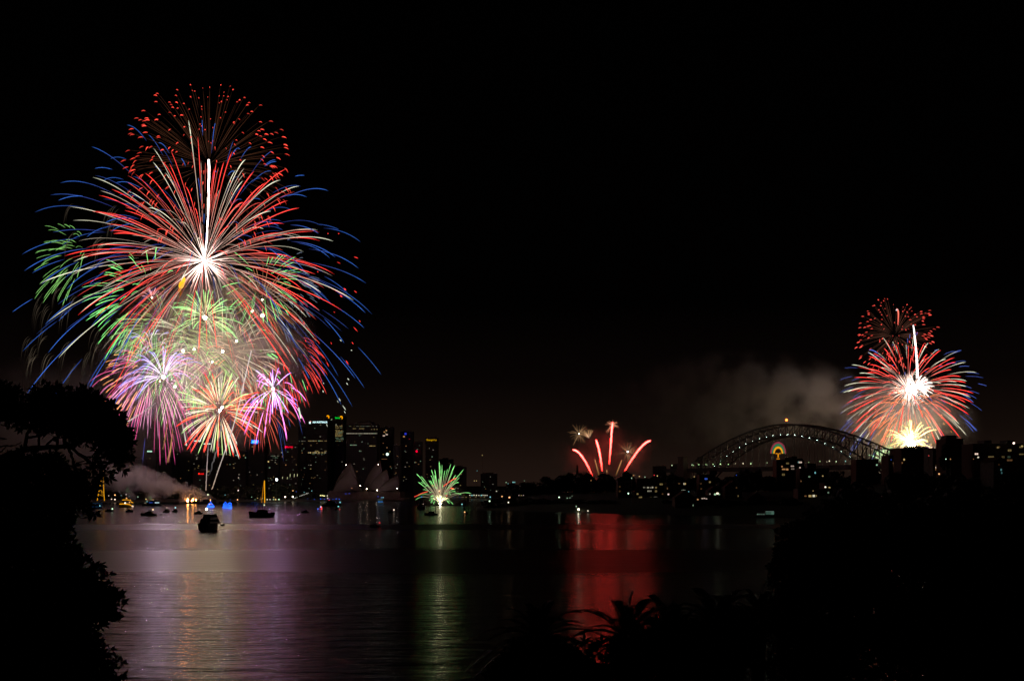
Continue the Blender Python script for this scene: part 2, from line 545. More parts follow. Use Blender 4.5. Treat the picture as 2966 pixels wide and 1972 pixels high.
# ------------------------------------------------------------------ opera house
def make_opera():
    D = 1715
    o = P(1055, HY, D); o.z = 0
    r = thing('opera_house', o, 'shell-roofed opera house on a stepped podium at the water edge', 'opera house')
    s = D / FPX
    def L(px, py, dy=0.0):
        return V(((px - 1055) * s, dy, CH + (HY - py) * s))
    def shell(base, apex, foot, width, y0, bulge=6.0):
        B, A = L(*base, y0), L(*apex, y0)
        n, mth = 12, 6
        for sd in (-1, 1):
            F_ = L(foot[0], foot[1], y0 + sd * width)
            vs, fs = [], []
            up = V((0, 0, 1))
            nr = V((B.z - A.z, 0, A.x - B.x)).normalized()
            if nr.z < 0: nr = -nr
            for i in range(n + 1):
                u = i / n
                ridge = B.lerp(A, u) + nr * (bulge * 4 * u * (1 - u) * (1.15 - 0.3 * u))
                rim = F_.lerp(A, u) + V((bulge * 0.55, sd * bulge * 0.7, bulge * 0.25)) * (4 * u * (1 - u))
                for j in range(mth + 1):
                    v = j / mth
                    p = ridge.lerp(rim, v) + V((0, sd * bulge * 0.5, bulge * 0.25)) * (4 * v * (1 - v) * (1 - u) ** 0.7)
                    vs.append(p)
            k = len(vs)
            inner = [p + V((0, -sd * 0.9, -0.7)) for p in vs]
            w = mth + 1
            for i in range(n):
                for j in range(mth):
                    a = i * w + j
                    fs.append((a, a + 1, a + w + 1, a + w))
                    fs.append((k + a, k + a + w, k + a + w + 1, k + a + 1))
                fs.append((i * w + mth, k + i * w + mth, k + (i + 1) * w + mth, (i + 1) * w + mth))
            mb = MB(); mb.add(vs + inner, fs)
            mb.build('roof_shell', M_SHELL, r, smooth=False)
        # glass wall under the mouth of the shell
        F1, F2 = L(foot[0] - 4, foot[1], y0 - width * 0.9), L(foot[0] - 4, foot[1], y0 + width * 0.9)
        T = L(*apex, y0).lerp(B, 0.25) - V((0, 0, 3))
        g = MB(); g.add([F1, F2, T, F1 + V((-1, 0, 0)), F2 + V((-1, 0, 0)), T + V((-1, 0, 0))], [(0, 1, 2), (5, 4, 3), (0, 2, 5, 3), (1, 4, 5, 2), (0, 3, 4, 1)])
        g.build('glass_wall', M_GLASSD, r)
    shell((957, 1424), (1006, 1338), (1034, 1418), 9, 30, 5)
    shell((966, 1424), (1017, 1364), (1049, 1420), 7, -14, 3.5)
    shell((1046, 1420), (1096, 1330), (1103, 1418), 9, 20, 5)
    shell((1064, 1420), (1118, 1358), (1128, 1420), 8, 8, 4.5)
    shell((1092, 1422), (1152, 1376), (1156, 1422), 7, 0, 3.5)
    shell((1030, 1424), (1012, 1392), (1002, 1424), 8, 26, 4)
    p = MB()
    p.box((L(1058, 0).x, 20, 8.5), (118 * 1.0, 70, 13)); p.box((L(1056, 0).x, 20, 3.2), (132, 84, 3.4)); p.box((L(1010, 0).x, 20, 15.5), (62, 60, 2.2))
    p.build('podium', M_PODIUM, r)
    st = MB()
    for i in range(16):
        st.box((L(895, 0).x - 1.5 * i + 2, 22, 13.0 - 0.42 - 0.75 * i * 1.0), (1.55, 46, 0.8))
    st.build('grand_stair', M_PODIUM, r)
    for px, py, c, e_ in ((1067, 1415, (1, 0.72, 0.5), 42), (1097, 1419, (1, 0.86, 0.7), 40), (1049, 1406, (1, 0.8, 0.6), 26), (1154, 1414, (1, 0.95, 0.85), 16), (1012, 1372, (1, 0.8, 0.6), 10), (1098, 1345, (1, 0.85, 0.7), 14), (1005, 1346, (1, 0.8, 0.65), 12)):
        q = L(px, py, -20 if py > 1400 else -9)
        MB().ball(q, 0.55).build('floodlight', emit(c, e_ * .8), r)
    rr = random.Random(8)
    for k, px in enumerate([900, 919, 937, 948, 957, 962, 972, 981, 990]):
        MB().ball(L(px, 1444.5 + rr.uniform(-1, 1), -25), 0.6, s=(0.8, 1, 1.5)).build('blue_light', emit((0.03, 0.14, 1.0), 1.6, 'NONE'), r)
    for px, py, c, e_ in ((936, 1434, (1, 0.95, 0.35), 1.3), (941, 1434, (1, 0.9, 0.35), 1.4), (946, 1435, (1, 0.95, 0.4), 1.6), (1008, 1429, (0.05, 0.12, 0.9), 0.35), (1018, 1428, (0.05, 0.12, 0.9), 0.25), (1100, 1437, (0.05, 0.14, 1), 0.3), (1110, 1440, (0.2, 0.4, 0.8), 0.5), (1025, 1413, (0.9, 0.4, 0.2), 0.3)):
        MB().box(L(px, py, -22.6), (2.2, 0.4, 1.3)).build('window', emit(c, e_, 'NONE'), r)
    return r


make_opera()


# ------------------------------------------------------------------ lit windows and towers
WC = {'y': (1.0, 0.72, 0.26), 'w': (1.0, 0.92, 0.66), 'g': (0.62, 1.0, 0.62), 'o': (1.0, 0.48, 0.18), 'r': (1, 0.05, 0.06), 'b': (0.08, 0.2, 1.0), 'c': (0.35, 0.95, 0.95), 'k': (1, 0.75, 0.6)}
FAC = [mat_facade('glass_office_facade', (0.055, 0.05, 0.045), (0.012, 0.014, 0.018), 3.2, 3.6),
       mat_facade('concrete_office_facade', (0.06, 0.05, 0.04), (0.012, 0.012, 0.014), 2.6, 3.6),
       mat_facade('dark_tower_facade', (0.05, 0.045, 0.042), (0.010, 0.011, 0.013), 4.2, 3.8)]


def tower(px0, px1, ytop, D, label, wins=(), rnd=0, fac=0, cap=True, sign=None, seed=0, cat='office tower', group='city towers', rnd_s=(0.05, 0.28), depth=None, ground=None):
    s = D / FPX
    g = far_ground((px0 + px1) / 2, D) - 1 if ground is None else ground
    w = (px1 - px0) * s
    dep = depth or max(18, min(40, w))
    top = CH + (HY - ytop) * s
    o = V((((px0 + px1) / 2 - CX) * s, D + dep / 2, g))
    r = thing('office_tower' if cat == 'office tower' else 'apartment_block', o, label, cat, group)
    h = top - g
    b = MB()
    b.box((0, 0, h / 2), (w, dep, h))
    b.build('tower_body', FAC[fac], r)
    if cap:
        rr = random.Random(seed + int(px0))
        c = MB(); c.box((rr.uniform(-.12, .12) * w, 0, h + 1.6), (w * rr.uniform(.4, .7), dep * .6, 3.2)); c.box((0, 0, h + 0.3), (w * 1.01, dep * 1.01, 0.6))
        c.build('roof_plant_room', M_CONC, r)
    def lw(px, py, pw, ph, c, st):
        q = P(px, py, D) - o
        MB().box((q.x, -dep / 2 - 0.12, q.z), (pw * s, 0.24, ph * s)).build('lit_window', emit(WC[c], st, 'NONE'), r)
    for wv in wins:
        if wv[0] == 'row':
            _, x0, x1, y, ph, c, st, fill = wv
            rr = random.Random(int(x0 * 7 + y))
            x = x0
            while x < x1:
                pw = rr.uniform(2.0, 4.6)
                if rr.random() < fill:
                    lw(x + pw / 2, y, pw * 0.82, ph, c if rr.random() < .75 else rr.choice('ywg'), st * rr.uniform(0.5, 1.3))
                x += pw
        else:
            lw(*wv)
    rr = random.Random(seed * 13 + int(px0) * 3 + 1)
    for k in range(rnd):
        y = rr.uniform(ytop + 6, 1425)
        lw(rr.uniform(px0 + 3, px1 - 3), y, rr.uniform(1.6, 4.2), rr.choice((1.2, 1.5, 2.0)), rr.choice('yywwggo'), rr.uniform(*rnd_s))
    return r, o, s, dep


def sign_box(r, o, D, dep, px, py, pw, ph, col, st, name='sign_panel', proud=0.5):
    s = D / FPX
    q = P(px, py, D) - o
    return MB().box((q.x, -dep / 2 - proud / 2, q.z), (pw * s, proud, ph * s)).build(name, emit(col, st, 'NONE'), r)


def sign_text(r, o, D, dep, body, px, py, pw, ph, col, st, proud=0.9, name='sign_lettering'):
    s = D / FPX
    q = P(px, py, D) - o
    return text(body, name, emit(col, st, 'NONE'), r, (q.x, -dep / 2 - proud, q.z), ph * s * 1.45, pw * s)


# tall tower with the white AIA sign
r, o, s, dep = tower(888, 948, 1214, 2120, 'tall office tower with lit white AIA AUSTRALIA sign on top', [('row', 892, 945, 1276.5, 2.2, 'y', .22, .8), ('row', 866 + 26, 944, 1310.5, 3.2, 'y', .42, .75), ('row', 912, 945, 1306, 1.8, 'y', .28, .6), ('row', 900, 940, 1315, 1.4, 'g', .12, .5)], rnd=26, fac=1)
sign_text(r, o, 2120, dep, 'AIA AUSTRALIA', 927, 1222.5, 43, 5.0, (0.62, 0.95, 1.0), 1.7)
l1 = sign_box(r, o, 2120, dep, 897.8, 1224.0, 4.6, 5.2, (0.75, 1, 0.95), 1.5, 'sign_emblem')
sign_box(r, o, 2120, dep, 899.3, 1220.3, 3.2, 2.6, (1, 0.42, 0.36), 0.9, 'sign_emblem', 0.7)
tower(864, 887, 1236, 2160, 'narrow dark tower joined close beside the AIA AUSTRALIA tower', [('row', 866, 886, 1277, 1.8, 'w', .12, .6)], rnd=16, fac=0)
# tower with green and yellow sign
r, o, s, dep = tower(945, 996, 1204, 2260, 'slim tower topped by a green name sign and yellow sun emblems', [('row', 971, 992, y, 1.7, 'y', .24, .85) for y in (1234, 1238.5, 1246, 1249, 1252.5, 1256, 1259.5, 1263)] + [('row', 971, 992, y, 1.6, 'g', .14, .8) for y in (1268, 1272, 1277)] + [(973.5, 1229.5, 3, 3, 'w', .25), (990, 1231, 2, 2, 'o', .15)], rnd=6, fac=2)
sign_text(r, o, 2260, dep, 'Suncorp', 977.6, 1209.8, 13.5, 4.6, (0.0, 0.85, 0.05), 1.1)
for px, py in ((949.8, 1206.5), (988.5, 1208.5)):
    q = P(px, py, 2260) - o
    a = MB()
    a.tube([V((q.x + 3.0 * s * cos(t), -dep / 2 - 0.7, q.z + 3.0 * s * sin(t))) for t in [pi - .2 - i * .45 for i in range(8)]] + [V((q.x + 2.4 * s, -dep / 2 - .7, q.z - 4.6 * s))], 1.1 * s, 5)
    a.build('sun_emblem', emit((1.0, 0.40, 0.0), 1.5, 'NONE'), r)
    MB().ball((q.x + 0.2 * s, -dep / 2 - 0.7, q.z - 0.8 * s), 1.1 * s).build('sun_emblem_centre', emit((0.7, 0.03, 0.0), 0.7, 'NONE'), r)
MB().ball(P(961, 1214, 2255) - o, 1.0).build('roof_lamp', emit((0.7, 0.7, 0.35), 0.5, 'NONE'), r)
tower(1003, 1092, 1228, 2050, 'broad tower crossed by one long lit floor', [('row', 1003, 1090, 1255, 2.0, 'w', .30, .95), ('row', 1011, 1090, 1234, 1.6, 'w', .10, .7), ('row', 1022, 1055, 1241, 2.0, 'y', .2, .7), ('row', 1075, 1090, 1243, 2.2, 'y', .15, .8), ('row', 1014, 1030, 1288.5, 2.0, 'g', .3, .9), ('row', 1070, 1089, 1291, 2.0, 'y', .3, .9), ('row', 1040, 1048, 1306, 2, 'g', .2, .9)], rnd=14, fac=2)
tower(1100, 1138, 1238, 2200, 'tower with an orange cluster of lit windows near its roof', [(1119, 1246.5, 4, 3, 'o', .5), (1113, 1250.5, 3.5, 3, 'o', .35), (1112, 1261.5, 6, 3.4, 'k', .55), (1120, 1258, 6, 3, 'k', .55), (1121, 1296, 3, 2, 'o', .3), (1113, 1329, 16, 1.4, 'o', .12)], rnd=10, fac=0)
r, o, s, dep = tower(1140, 1160, 1290, 1990, 'low slab beyond the opera shells carrying a round white lamp', rnd=6, fac=2)
r, o, s, dep = tower(1160, 1196, 1250, 2250, 'dark tower with small blue and orange roof lights', [(1170, 1264, 5, 4, 'o', .35), (1186, 1271, 4, 2, 'r', .15)], rnd=9, fac=0)
MB().box(P(1176.5, 1257, 2250) - o + V((0, -dep / 2 - .6, 0)), (4.2, 1, 4.2)).build('roof_lamp', emit((.04, .06, .9), .55, 'NONE'), r)
r, o, s, dep = tower(1198, 1222, 1280, 2150, 'narrow tower with a round red lamp on its wall', rnd=6, fac=2)
MB().ball(P(1208, 1307, 2150) - o + V((0, -dep / 2 - .6, 0)), 1.9).build('red_lamp', emit((1, 0.0, 0.03), 2.0, 'NONE'), r)
r, o, s, dep = tower(1232, 1268, 1268, 2100, 'hotel tower under a long yellow name sign', rnd=8, fac=1, cat='hotel tower')
sign_text(r, o, 2100, dep, 'Shangri-La', 1250, 1273.8, 29.5, 4.6, (0.75, 0.40, 0.0), 0.75)
r, o, s, dep = tower(812, 862, 1288, 1980, 'hotel block under a red name sign', [(810 + 6, 1310, 3, 3, 'w', .3), (828, 1346, 3, 3, 'o', .25), (818, 1322, 3, 3, 'o', .2)], rnd=16, fac=1, cat='hotel tower')
sign_text(r, o, 1980, dep, 'Marriott', 838.5, 1294, 20, 5.0, (1, 0.0, 0.03), 1.3)
sign_box(r, o, 1980, dep, 827, 1294.5, 3.4, 6.6, (1, 0.0, 0.03), 1.3, 'sign_emblem')
r, o, s, dep = tower(712, 766, 1283, 2100, 'dark tower with a tilted bright blue sign on its roof', rnd=8, fac=0)
q = P(738, 1279, 2100) - o
mb = MB()
mb.add([V((q.x + a * s, -dep / 2 + b, q.z + c * s)) for b in (-.6, .6) for a, c in ((-10.6, -4.4), (7.8, -5.2), (10.4, 4.0), (-8.2, 5.2))], [(0, 1, 2, 3), (7, 6, 5, 4), (0, 4, 5, 1), (1, 5, 6, 2), (2, 6, 7, 3), (3, 7, 4, 0)])
mb.build('sign_panel', emit((0.0, 0.09, 1.0), 5.5), r)
mb = MB()
for (x0, z0, x1, z1) in ((-6.5, -3, -5, 3.2), (-6, .5, -3, .2), (-3.4, .3, -3.8, -3), (-1.5, 3, 1.8, 3), (-1.5, 0, 1.8, 0), (-1.5, -3, 1.6, -3), (-1.6, 3, -1.8, -3), (1.8, 3, 1.6, -3), (3.8, 2.4, 4.2, -.4), (4.2, -.4, 6.6, -.6), (6.8, 2, 6, -3.6)):
    mb.bar((q.x + x0 * s, -dep / 2 - .8, q.z + z0 * s), (q.x + x1 * s, -dep / 2 - .8, q.z + z1 * s), .5 * s)
mb.build('sign_lettering', emit((0.25, 0.75, 1.0), 1.8, 'NONE'), r)
MB().box((q.x, 0, q.z - 8), (6, 2, 8)).build('sign_support', M_STEEL, r)
tower(774, 808, 1318, 2040, 'office block with dim green-white floors near its roof', [('row', 784, 806, 1296 + 24, 1.6, 'w', .2, .7), ('row', 790, 805, 1325, 1.6, 'g', .2, .7), ('row', 784, 800, 1332, 1.4, 'w', .14, .5), (777.5, 1336.5, 3.4, 3.6, 'y', .7), (781, 1354, 3, 3, 'g', .3)], rnd=14, fac=0)
r, o, s, dep = tower(557, 586, 1272, 2250, 'tower with a short white roof sign hidden among the burst trails', [(570, 1328, 3, 3, 'w', .3)], rnd=10, fac=0)
sign_box(r, o, 2250, dep, 572.5, 1276.4, 20, 3.4, (0.72, 1, 0.78), 1.1)
r, o, s, dep = tower(588, 616, 1281, 2200, 'second white-signed tower, a little lower than its neighbour', rnd=10, fac=2)
sign_box(r, o, 2200, dep, 600, 1285, 20.5, 3.2, (0.75, 1, 0.75), 1.1)
r, o, s, dep = tower(415, 452, 1302, 2150, 'office block with a greenish white sign seen over the smoke', rnd=6, fac=0)
sign_box(r, o, 2150, dep, 433.5, 1306.8, 14, 4.2, (0.55, 1, 0.72), 0.9)
r, o, s, dep = tower(560, 612, 1362, 1880, 'low building with a small red name sign by the launch trails', [(605, 1338 + 26, 3, 3, 'y', .3)], rnd=8, fac=1, cat='office block')
sign_text(r, o, 1880, dep, 'coral', 584.5, 1371.6, 11, 4.6, (1, 0.01, 0.01), 1.4)
sign_box(r, o, 1880, dep, 576.5, 1371.5, 3.0, 4.6, (1, 0.02, 0.01), 1.5, 'sign_emblem')
tower(616, 712, 1306, 2080, 'wide dark office slab with a dotted row of yellow lights', [(637, 1315.5, 3, 2.5, 'y', .25), (641.5, 1315.5, 3.2, 2.5, 'y', .45), (666, 1317, 4, 2.5, 'o', .5), (684, 1318, 5, 2.4, 'c', .35), (692, 1318, 4, 4, 'o', .2), (706, 1319, 4, 2, 'o', .3), (711, 1325, 2.6, 3, 'g', .35)] + [('row', 620, 708, 1316, 1.2, 'y', .08, .6)], rnd=18, fac=1)
tower(455, 498, 1325, 2020, 'mid-height block standing behind the barge smoke', rnd=8, fac=0)
tower(500, 553, 1308, 2300, 'plain tower behind the falling magenta trails', rnd=8, fac=2)
tower(372, 412, 1330, 2120, 'low block nearest to the fig tree crown', rnd=5, fac=0)
tower(1040, 1080, 1222, 2300, 'tallest dark tower, rising behind the long lit floor', rnd=3, fac=2, rnd_s=(.03, .08))
tower(1272, 1312, 1330, 2150, 'low dark block past the yellow hotel sign', rnd=9, fac=0)
tower(1316, 1350, 1352, 2180, 'small block between the green fountain and the headland', rnd=7, fac=0)
tower(1392, 1440, 1372, 2250, 'squat block showing over the point of the headland', rnd=6, fac=2)
tower(1895, 1930, 1350, 2500, 'ghostly tower dimmed by smoke, farther from the bridge', rnd=0, fac=0)
tower(1948, 1990, 1346, 2450, 'ghostly tower dimmed by smoke, closest to the bridge arch', rnd=0, fac=2)
# white hexagonal and far lamps on masts
def mast_lamp(px, py, D, r_, col, st, label, cat='lamp', group=None, base=None, name='lamp_mast', hexa=False):
    q = P(px, py, D)
    g = base if base is not None else (far_ground(px, D) if D > 1450 else 0)
    o = thing(name, (q.x, q.y, g), label, cat, group)
    h = max(1.0, q.z - g)
    MB().bar((0, 0, -0.3), (0, 0, h - r_ * .6), 0.13, 5).build('pole', M_STEEL, o)
    m = MB()
    m.ball((0, 0, h), r_ * (1 if hexa else .85), 6 if hexa else 8, 5)
    m.build('lamp_head', emit(col, st, 'NONE' if st < 5 else 'AUTO'), o)
    return o


q = P(1122, 1315, 1985)
mast_lamp(1122, 1315, 1985, 2.7, (0.72, 1, 0.85), 1.6, 'large greenish white globe lamp high above the opera shells', name='globe_lamp', hexa=True)


# ------------------------------------------------------------------ trees, far
def crown_mesh(name, seed, n=320, kind='round'):
    rr = random.Random(seed)
    mb = MB()
    cl = []
    for i in range(15 if kind == 'round' else 8):
        a = rr.uniform(0, 2 * pi)
        q = sqrt(rr.random()) * 0.62
        cl.append((V((q * cos(a), q * sin(a), rr.uniform(-.75, .62))), rr.uniform(.28, .46)))
    if kind == 'pine':
        cl = [(V((0, 0, -0.9 + 0.2 * i)), 0.52 - 0.045 * i) for i in range(10)]
    for i in range(n):
        c, r = rr.choice(cl)
        d = V((rr.gauss(0, 1), rr.gauss(0, 1), rr.gauss(0, 1))).normalized()
        p = c + d * (r * rr.uniform(.55, 1.05))
        if kind == 'pine': p = c + V((d.x, d.y, d.z * .12)) * (r * rr.uniform(.3, 1.1))
        t = d.cross(V((rr.gauss(0, 1), rr.gauss(0, 1), rr.gauss(0, 1)))).normalized()
        b = (d + V((rr.gauss(0, .5), rr.gauss(0, .5), rr.gauss(0, .5)))).cross(t).normalized()
        a_ = rr.uniform(.09, .17)
        mb.add([p - t * a_, p + b * a_ * .6, p + t * a_ * 1.2, p - b * a_ * .6], [(0, 1, 2, 3)])
    return mb


def make_tree_protos():
    out = []
    for i in range(5):
        kind = 'pine' if i == 4 else 'round'
        mb = crown_mesh('crown', 40 + i, 1000, kind)
        me_o = mb.build('crown', M_LEAF if i % 2 else M_LEAF2)
        t = MB()
        rr = random.Random(i)
        t.tube([V((0, 0, -1.6)), V((.03, 0, -.9)), V((0, .02, -.1)), V((0, 0, .4))], [.09, .065, .045, .015], 6)
        for k in range(6):
            a = k * 1.05 + rr.random()
            t.tube([V((0, 0, -.7 + .12 * k)), V((.22 * cos(a), .22 * sin(a), -.35 + .12 * k)), V((.5 * cos(a), .5 * sin(a), -.05 + .1 * k))], [.04, .025, .008], 5)
        tr_o = t.build('trunk', M_BARK)
        out.append((me_o.data, tr_o.data))
        bpy.data.objects.remove(me_o); bpy.data.objects.remove(tr_o)
    return out


TREES = make_tree_protos()


def far_tree(px, ytop, D, wpx, ground, label, group, var=0, name='broadleaf_tree'):
    s = D / FPX
    top = CH + (HY - ytop) * s
    h = max(4.0, top - ground)
    rad = wpx * s / 2
    crad = min(h * 0.42, rad * 1.0)
    o = thing(name, ((px - CX) * s, D, ground), label, 'tree', group)
    rr = random.Random(int(px * 3 + ytop))
    cz = h - crad * 1.0
    for nm, me in (('crown', TREES[var][0]), ('trunk', TREES[var][1])):
        c = bpy.data.objects.new(nm, me)
        COL.objects.link(c)
        c.parent = o
        if nm == 'crown':
            c.location = (0, 0, h * 0.52); c.scale = (rad, rad, h * 0.5); c.rotation_euler = (0, 0, rr.uniform(0, 6.28))
        else:
            c.location = (0, 0, h * 0.52); c.scale = (rad * .7, rad * .7, h * 0.36)
    return o


ORD = ['first', 'second', 'third', 'fourth', 'fifth', 'sixth', 'seventh', 'eighth', 'ninth', 'tenth', 'eleventh', 'twelfth', 'thirteenth', 'fourteenth', 'fifteenth', 'sixteenth', 'seventeenth', 'eighteenth', 'nineteenth', 'twentieth', 'twenty-first', 'twenty-second', 'twenty-third', 'twenty-fourth', 'twenty-fifth', 'twenty-sixth', 'twenty-seventh', 'twenty-eighth', 'twenty-ninth', 'thirtieth', 'thirty-first', 'thirty-second', 'thirty-third', 'thirty-fourth', 'thirty-fifth', 'thirty-sixth', 'thirty-seventh', 'thirty-eighth', 'thirty-ninth', 'fortieth', 'forty-first', 'forty-second', 'forty-third', 'forty-fourth', 'forty-fifth', 'forty-sixth']
tr = random.Random(77)
park = [(20 + 37 * i + tr.uniform(-8, 8)) for i in range(26)]
for i, px in enumerate(park):
    top = 1416 + tr.uniform(-9, 9)
    if 640 < px < 860: top = 1397 + tr.uniform(-8, 10)
    if px > 860: top = 1424 + tr.uniform(-4, 4)
    D = lerp_table(FAR_SHORE, px) + 28 + tr.uniform(-8, 40)
    far_tree(px, top, D, tr.uniform(42, 66), far_ground(px, D) - .5, 'dark park tree on the far foreshore, %s counted from the opera house' % ORD[25 - i], 'park trees on the far foreshore', i % 4)

HT = [(1412, 1452, 34), (1440, 1444, 44), (1470, 1436, 46), (1500, 1402, 60), (1540, 1404, 66), (1580, 1398, 60), (1600, 1382, 60), (1640, 1376, 74), (1690, 1376, 66), (1725, 1382, 60), (1757, 1372, 44), (1780, 1384, 54), (1815, 1372, 40), (1845, 1386, 50), (1880, 1384, 46), (1935, 1372, 46), (1965, 1382, 50), (2000, 1378, 46), (2092, 1378, 50), (2125, 1382, 50), (2160, 1362, 66), (2185, 1348, 40), (2215, 1376, 56), (2245, 1392, 44), (2420, 1366, 60), (2460, 1372, 66), (2500, 1368, 60), (2545, 1372, 70)]
for i, (px, top, w) in enumerate(HT):
    k = lerp_table([(1380, 0.12), (1500, 0.5), (1650, 0.8), (1900, 1.0)], px)
    D = lerp_table(HEAD_SHORE, px) + 250 * k
    far_tree(px, top - (8 if 1480 < px < 1930 else 3), D, w * 1.4, head_ground(px, D) - .5, 'dark tree along the headland crest, %s from the point towards the bridge' % ORD[i], 'trees along the headland crest', i % 4)
far_tree(1672, 1349, 1225, 30, head_ground(1672, 1225), 'tall narrow pine standing above the headland crest beside the red comets', None, 4, 'norfolk_pine')
LT = [(1425, 1462), (1455, 1458), (1490, 1446), (1525, 1442), (1560, 1440), (1600, 1446), (1640, 1452), (1680, 1450), (1720, 1456), (1760, 1458), (1945, 1448), (1985, 1446), (2020, 1458), (2055, 1450), (2100, 1446), (2135, 1452), (2160, 1462), (2250, 1444), (2285, 1440), (2300, 1462), (2400, 1440), (2440, 1420)]
for i, (px, top) in enumerate(LT):
    k = lerp_table([(1380, 0.12), (1500, 0.5), (1650, 0.8), (1900, 1.0)], px)
    D = lerp_table(HEAD_SHORE, px) + 60 * k + 6
    far_tree(px, top, D, 62, head_ground(px, D) - .5, 'dark tree low on the headland slope, %s from the point above the water' % ORD[i], 'trees low on the headland slope', (i + 1) % 4)
MIDT = [(2470, 1400, 150), (2560, 1392, 170), (2640, 1352, 150), (2700, 1358, 140), (2742, 1284, 42), (2760, 1346, 150), (2820, 1362, 130), (2880, 1390, 150), (2940, 1372, 110), (2400, 1470, 130), (2500, 1450, 180), (2620, 1430, 190), (2740, 1420, 190), (2850, 1430, 190), (2950, 1420, 170), (2350, 1500, 110)]
for i, (px, top, w) in enumerate(MIDT):
    D = lerp_table(HEAD_SHORE, px) * (0.62 if top > 1395 else .86)
    if px == 2742: D = 650
    g = max(2.0, CH + (HY - (top + w * 1.05)) / FPX * D)
    far_tree(px, top, D, w * 1.2, min(g, head_ground(px, 900)), 'black tree crown below the apartment blocks on the ridge, %s from the bridge end' % ORD[i], 'trees on the dark ridge', i % 4)


# ------------------------------------------------------------------ headland buildings
def block(px0, px1, ytop, ybase, D, label, wins=(), mat=None, roof='flat', extra=(), seed=1, group='headland buildings', cat='apartment block', name='apartment_block', rows=True):
    s = D / FPX
    o = P((px0 + px1) / 2, HY, D)
    z0 = CH + (HY - ybase) * s - 8
    z1 = CH + (HY - ytop) * s
    dep = 16
    o = V((o.x, D + dep / 2, z0))
    w, h = (px1 - px0) * s, z1 - z0
    r = thing(name, o, label, cat, group)
    MB().box((0, 0, h / 2), (w, dep, h)).build('wall', mat or M_BRICK, r)
    if roof == 'flat':
        c = MB(); c.box((0, 0, h + .25), (w + .6, dep + .6, .5)); c.build('roof', M_CONC, r)
    else:
        c = MB(); hh = w * .38
        c.add([(-w / 2 - .5, -dep / 2 - .5, h), (w / 2 + .5, -dep / 2 - .5, h), (0, -dep / 2 - .5, h + hh), (-w / 2 - .5, dep / 2 + .5, h), (w / 2 + .5, dep / 2 + .5, h), (0, dep / 2 + .5, h + hh)],
              [(0, 1, 2), (5, 4, 3), (0, 2, 5, 3), (1, 4, 5, 2), (0, 3, 4, 1)])
        c.build('roof', M_ROOF, r)
    for (a, b, yt) in extra:
        q = P((a + b) / 2, yt, D)
        hh = q.z - (z0 + h)
        MB().box((q.x - o.x, 0, h + .5 + (hh - .5) / 2), ((b - a) * s, dep * .6, hh - .5)).build('rooftop_room', M_CONC, r)
    for (px, py, pw, ph, c, st) in wins:
        q = P(px, py, D) - o
        f = MB(); fw, fh = pw * s, ph * s
        f.box((q.x, -dep / 2 - .06, q.z), (fw + .5, .12, fh + .5)); f.box((q.x, -dep / 2 - .1, q.z - fh / 2 - .3), (fw + .8, .3, .16))
        f = f.build('window_frame', M_CONC, r)
        MB().box((q.x, -dep / 2 - .2, q.z), (fw, .12, fh)).build('window_pane', emit(WC[c], round(st * .75, 3), 'NONE'), f)
        # dark mullion in front
        MB().box((q.x, -dep / 2 - .3, q.z), (.12, .06, fh)).build('mullion', M_CONC, f)
    # unlit windows
    if rows:
        rr = random.Random(seed + int(px0))
        nx, nz = max(2, int(w / 3.4)), max(1, int(min(h, (ybase - ytop) * s) / 3.2))
        cnt = 0
        for i in range(nx):
            for j in range(nz):
                if cnt >= 60: break
                x, z = -w / 2 + (i + .5) * w / nx, h - 2.2 - j * 3.2
                if any(abs((P(a[0], a[1], D) - o).x - x) < a[2] * s / 2 + 1.4 and abs((P(a[0], a[1], D) - o).z - z) < a[3] * s / 2 + 1.3 for a in wins): continue
                cnt += 1
                MB().box((x, -dep / 2 - .05, z), (1.5, .1, 1.4)).build('window', M_GLASSD, r)
    return r


block(1790, 1832, 1393, 1466, 1040, 'brick apartment block at the foot of the tallest red comet', [(1796, 1449, 5.5, 3.2, 'y', .35), (1807, 1449, 8, 3.2, 'y', .5), (1821, 1449, 8, 3.2, 'y', .4), (1795, 1457.5, 5, 3.4, 'y', .3), (1807, 1458, 7, 2.4, 'y', .18), (1795, 1409, 4, 4, 'o', .08), (1795, 1422, 4, 5, 'o', .06)])
block(1845, 1926, 1387, 1466, 1030, 'broad apartment block with the most lit windows on the headland', [(1866, 1411, 6, 3.4, 'w', .22), (1877, 1411.5, 6, 4, 'w', .4), (1885, 1412, 2.6, 3, 'w', .4), (1890, 1411, 4, 4.4, 'w', .55), (1900, 1411.5, 5, 4.4, 'y', .22), (1877, 1421.5, 3, 4, 'w', .45), (1882, 1421.5, 2.5, 4, 'w', .4), (1886, 1421.5, 2, 4, 'w', .35), (1900, 1422, 6, 6, 'y', .15), (1915, 1402, 9, 5, 'y', .18), (1845 + 1.5, 1430, 5, 4, 'y', .3), (1855, 1440, 9, 5, 'y', .25), (1885, 1440, 3, 3, 'y', .15), (1899, 1441.5, 10, 7, 'w', .3), (1912, 1441.5, 7, 5, 'w', .9), (1919, 1441.5, 3, 5, 'w', .5), (1888, 1459, 4, 3, 'y', .2), (1900, 1460, 4, 3, 'y', .4), (1917, 1459, 7, 3, 'y', .4), (1919, 1430, 4, 4, 'o', .1)])
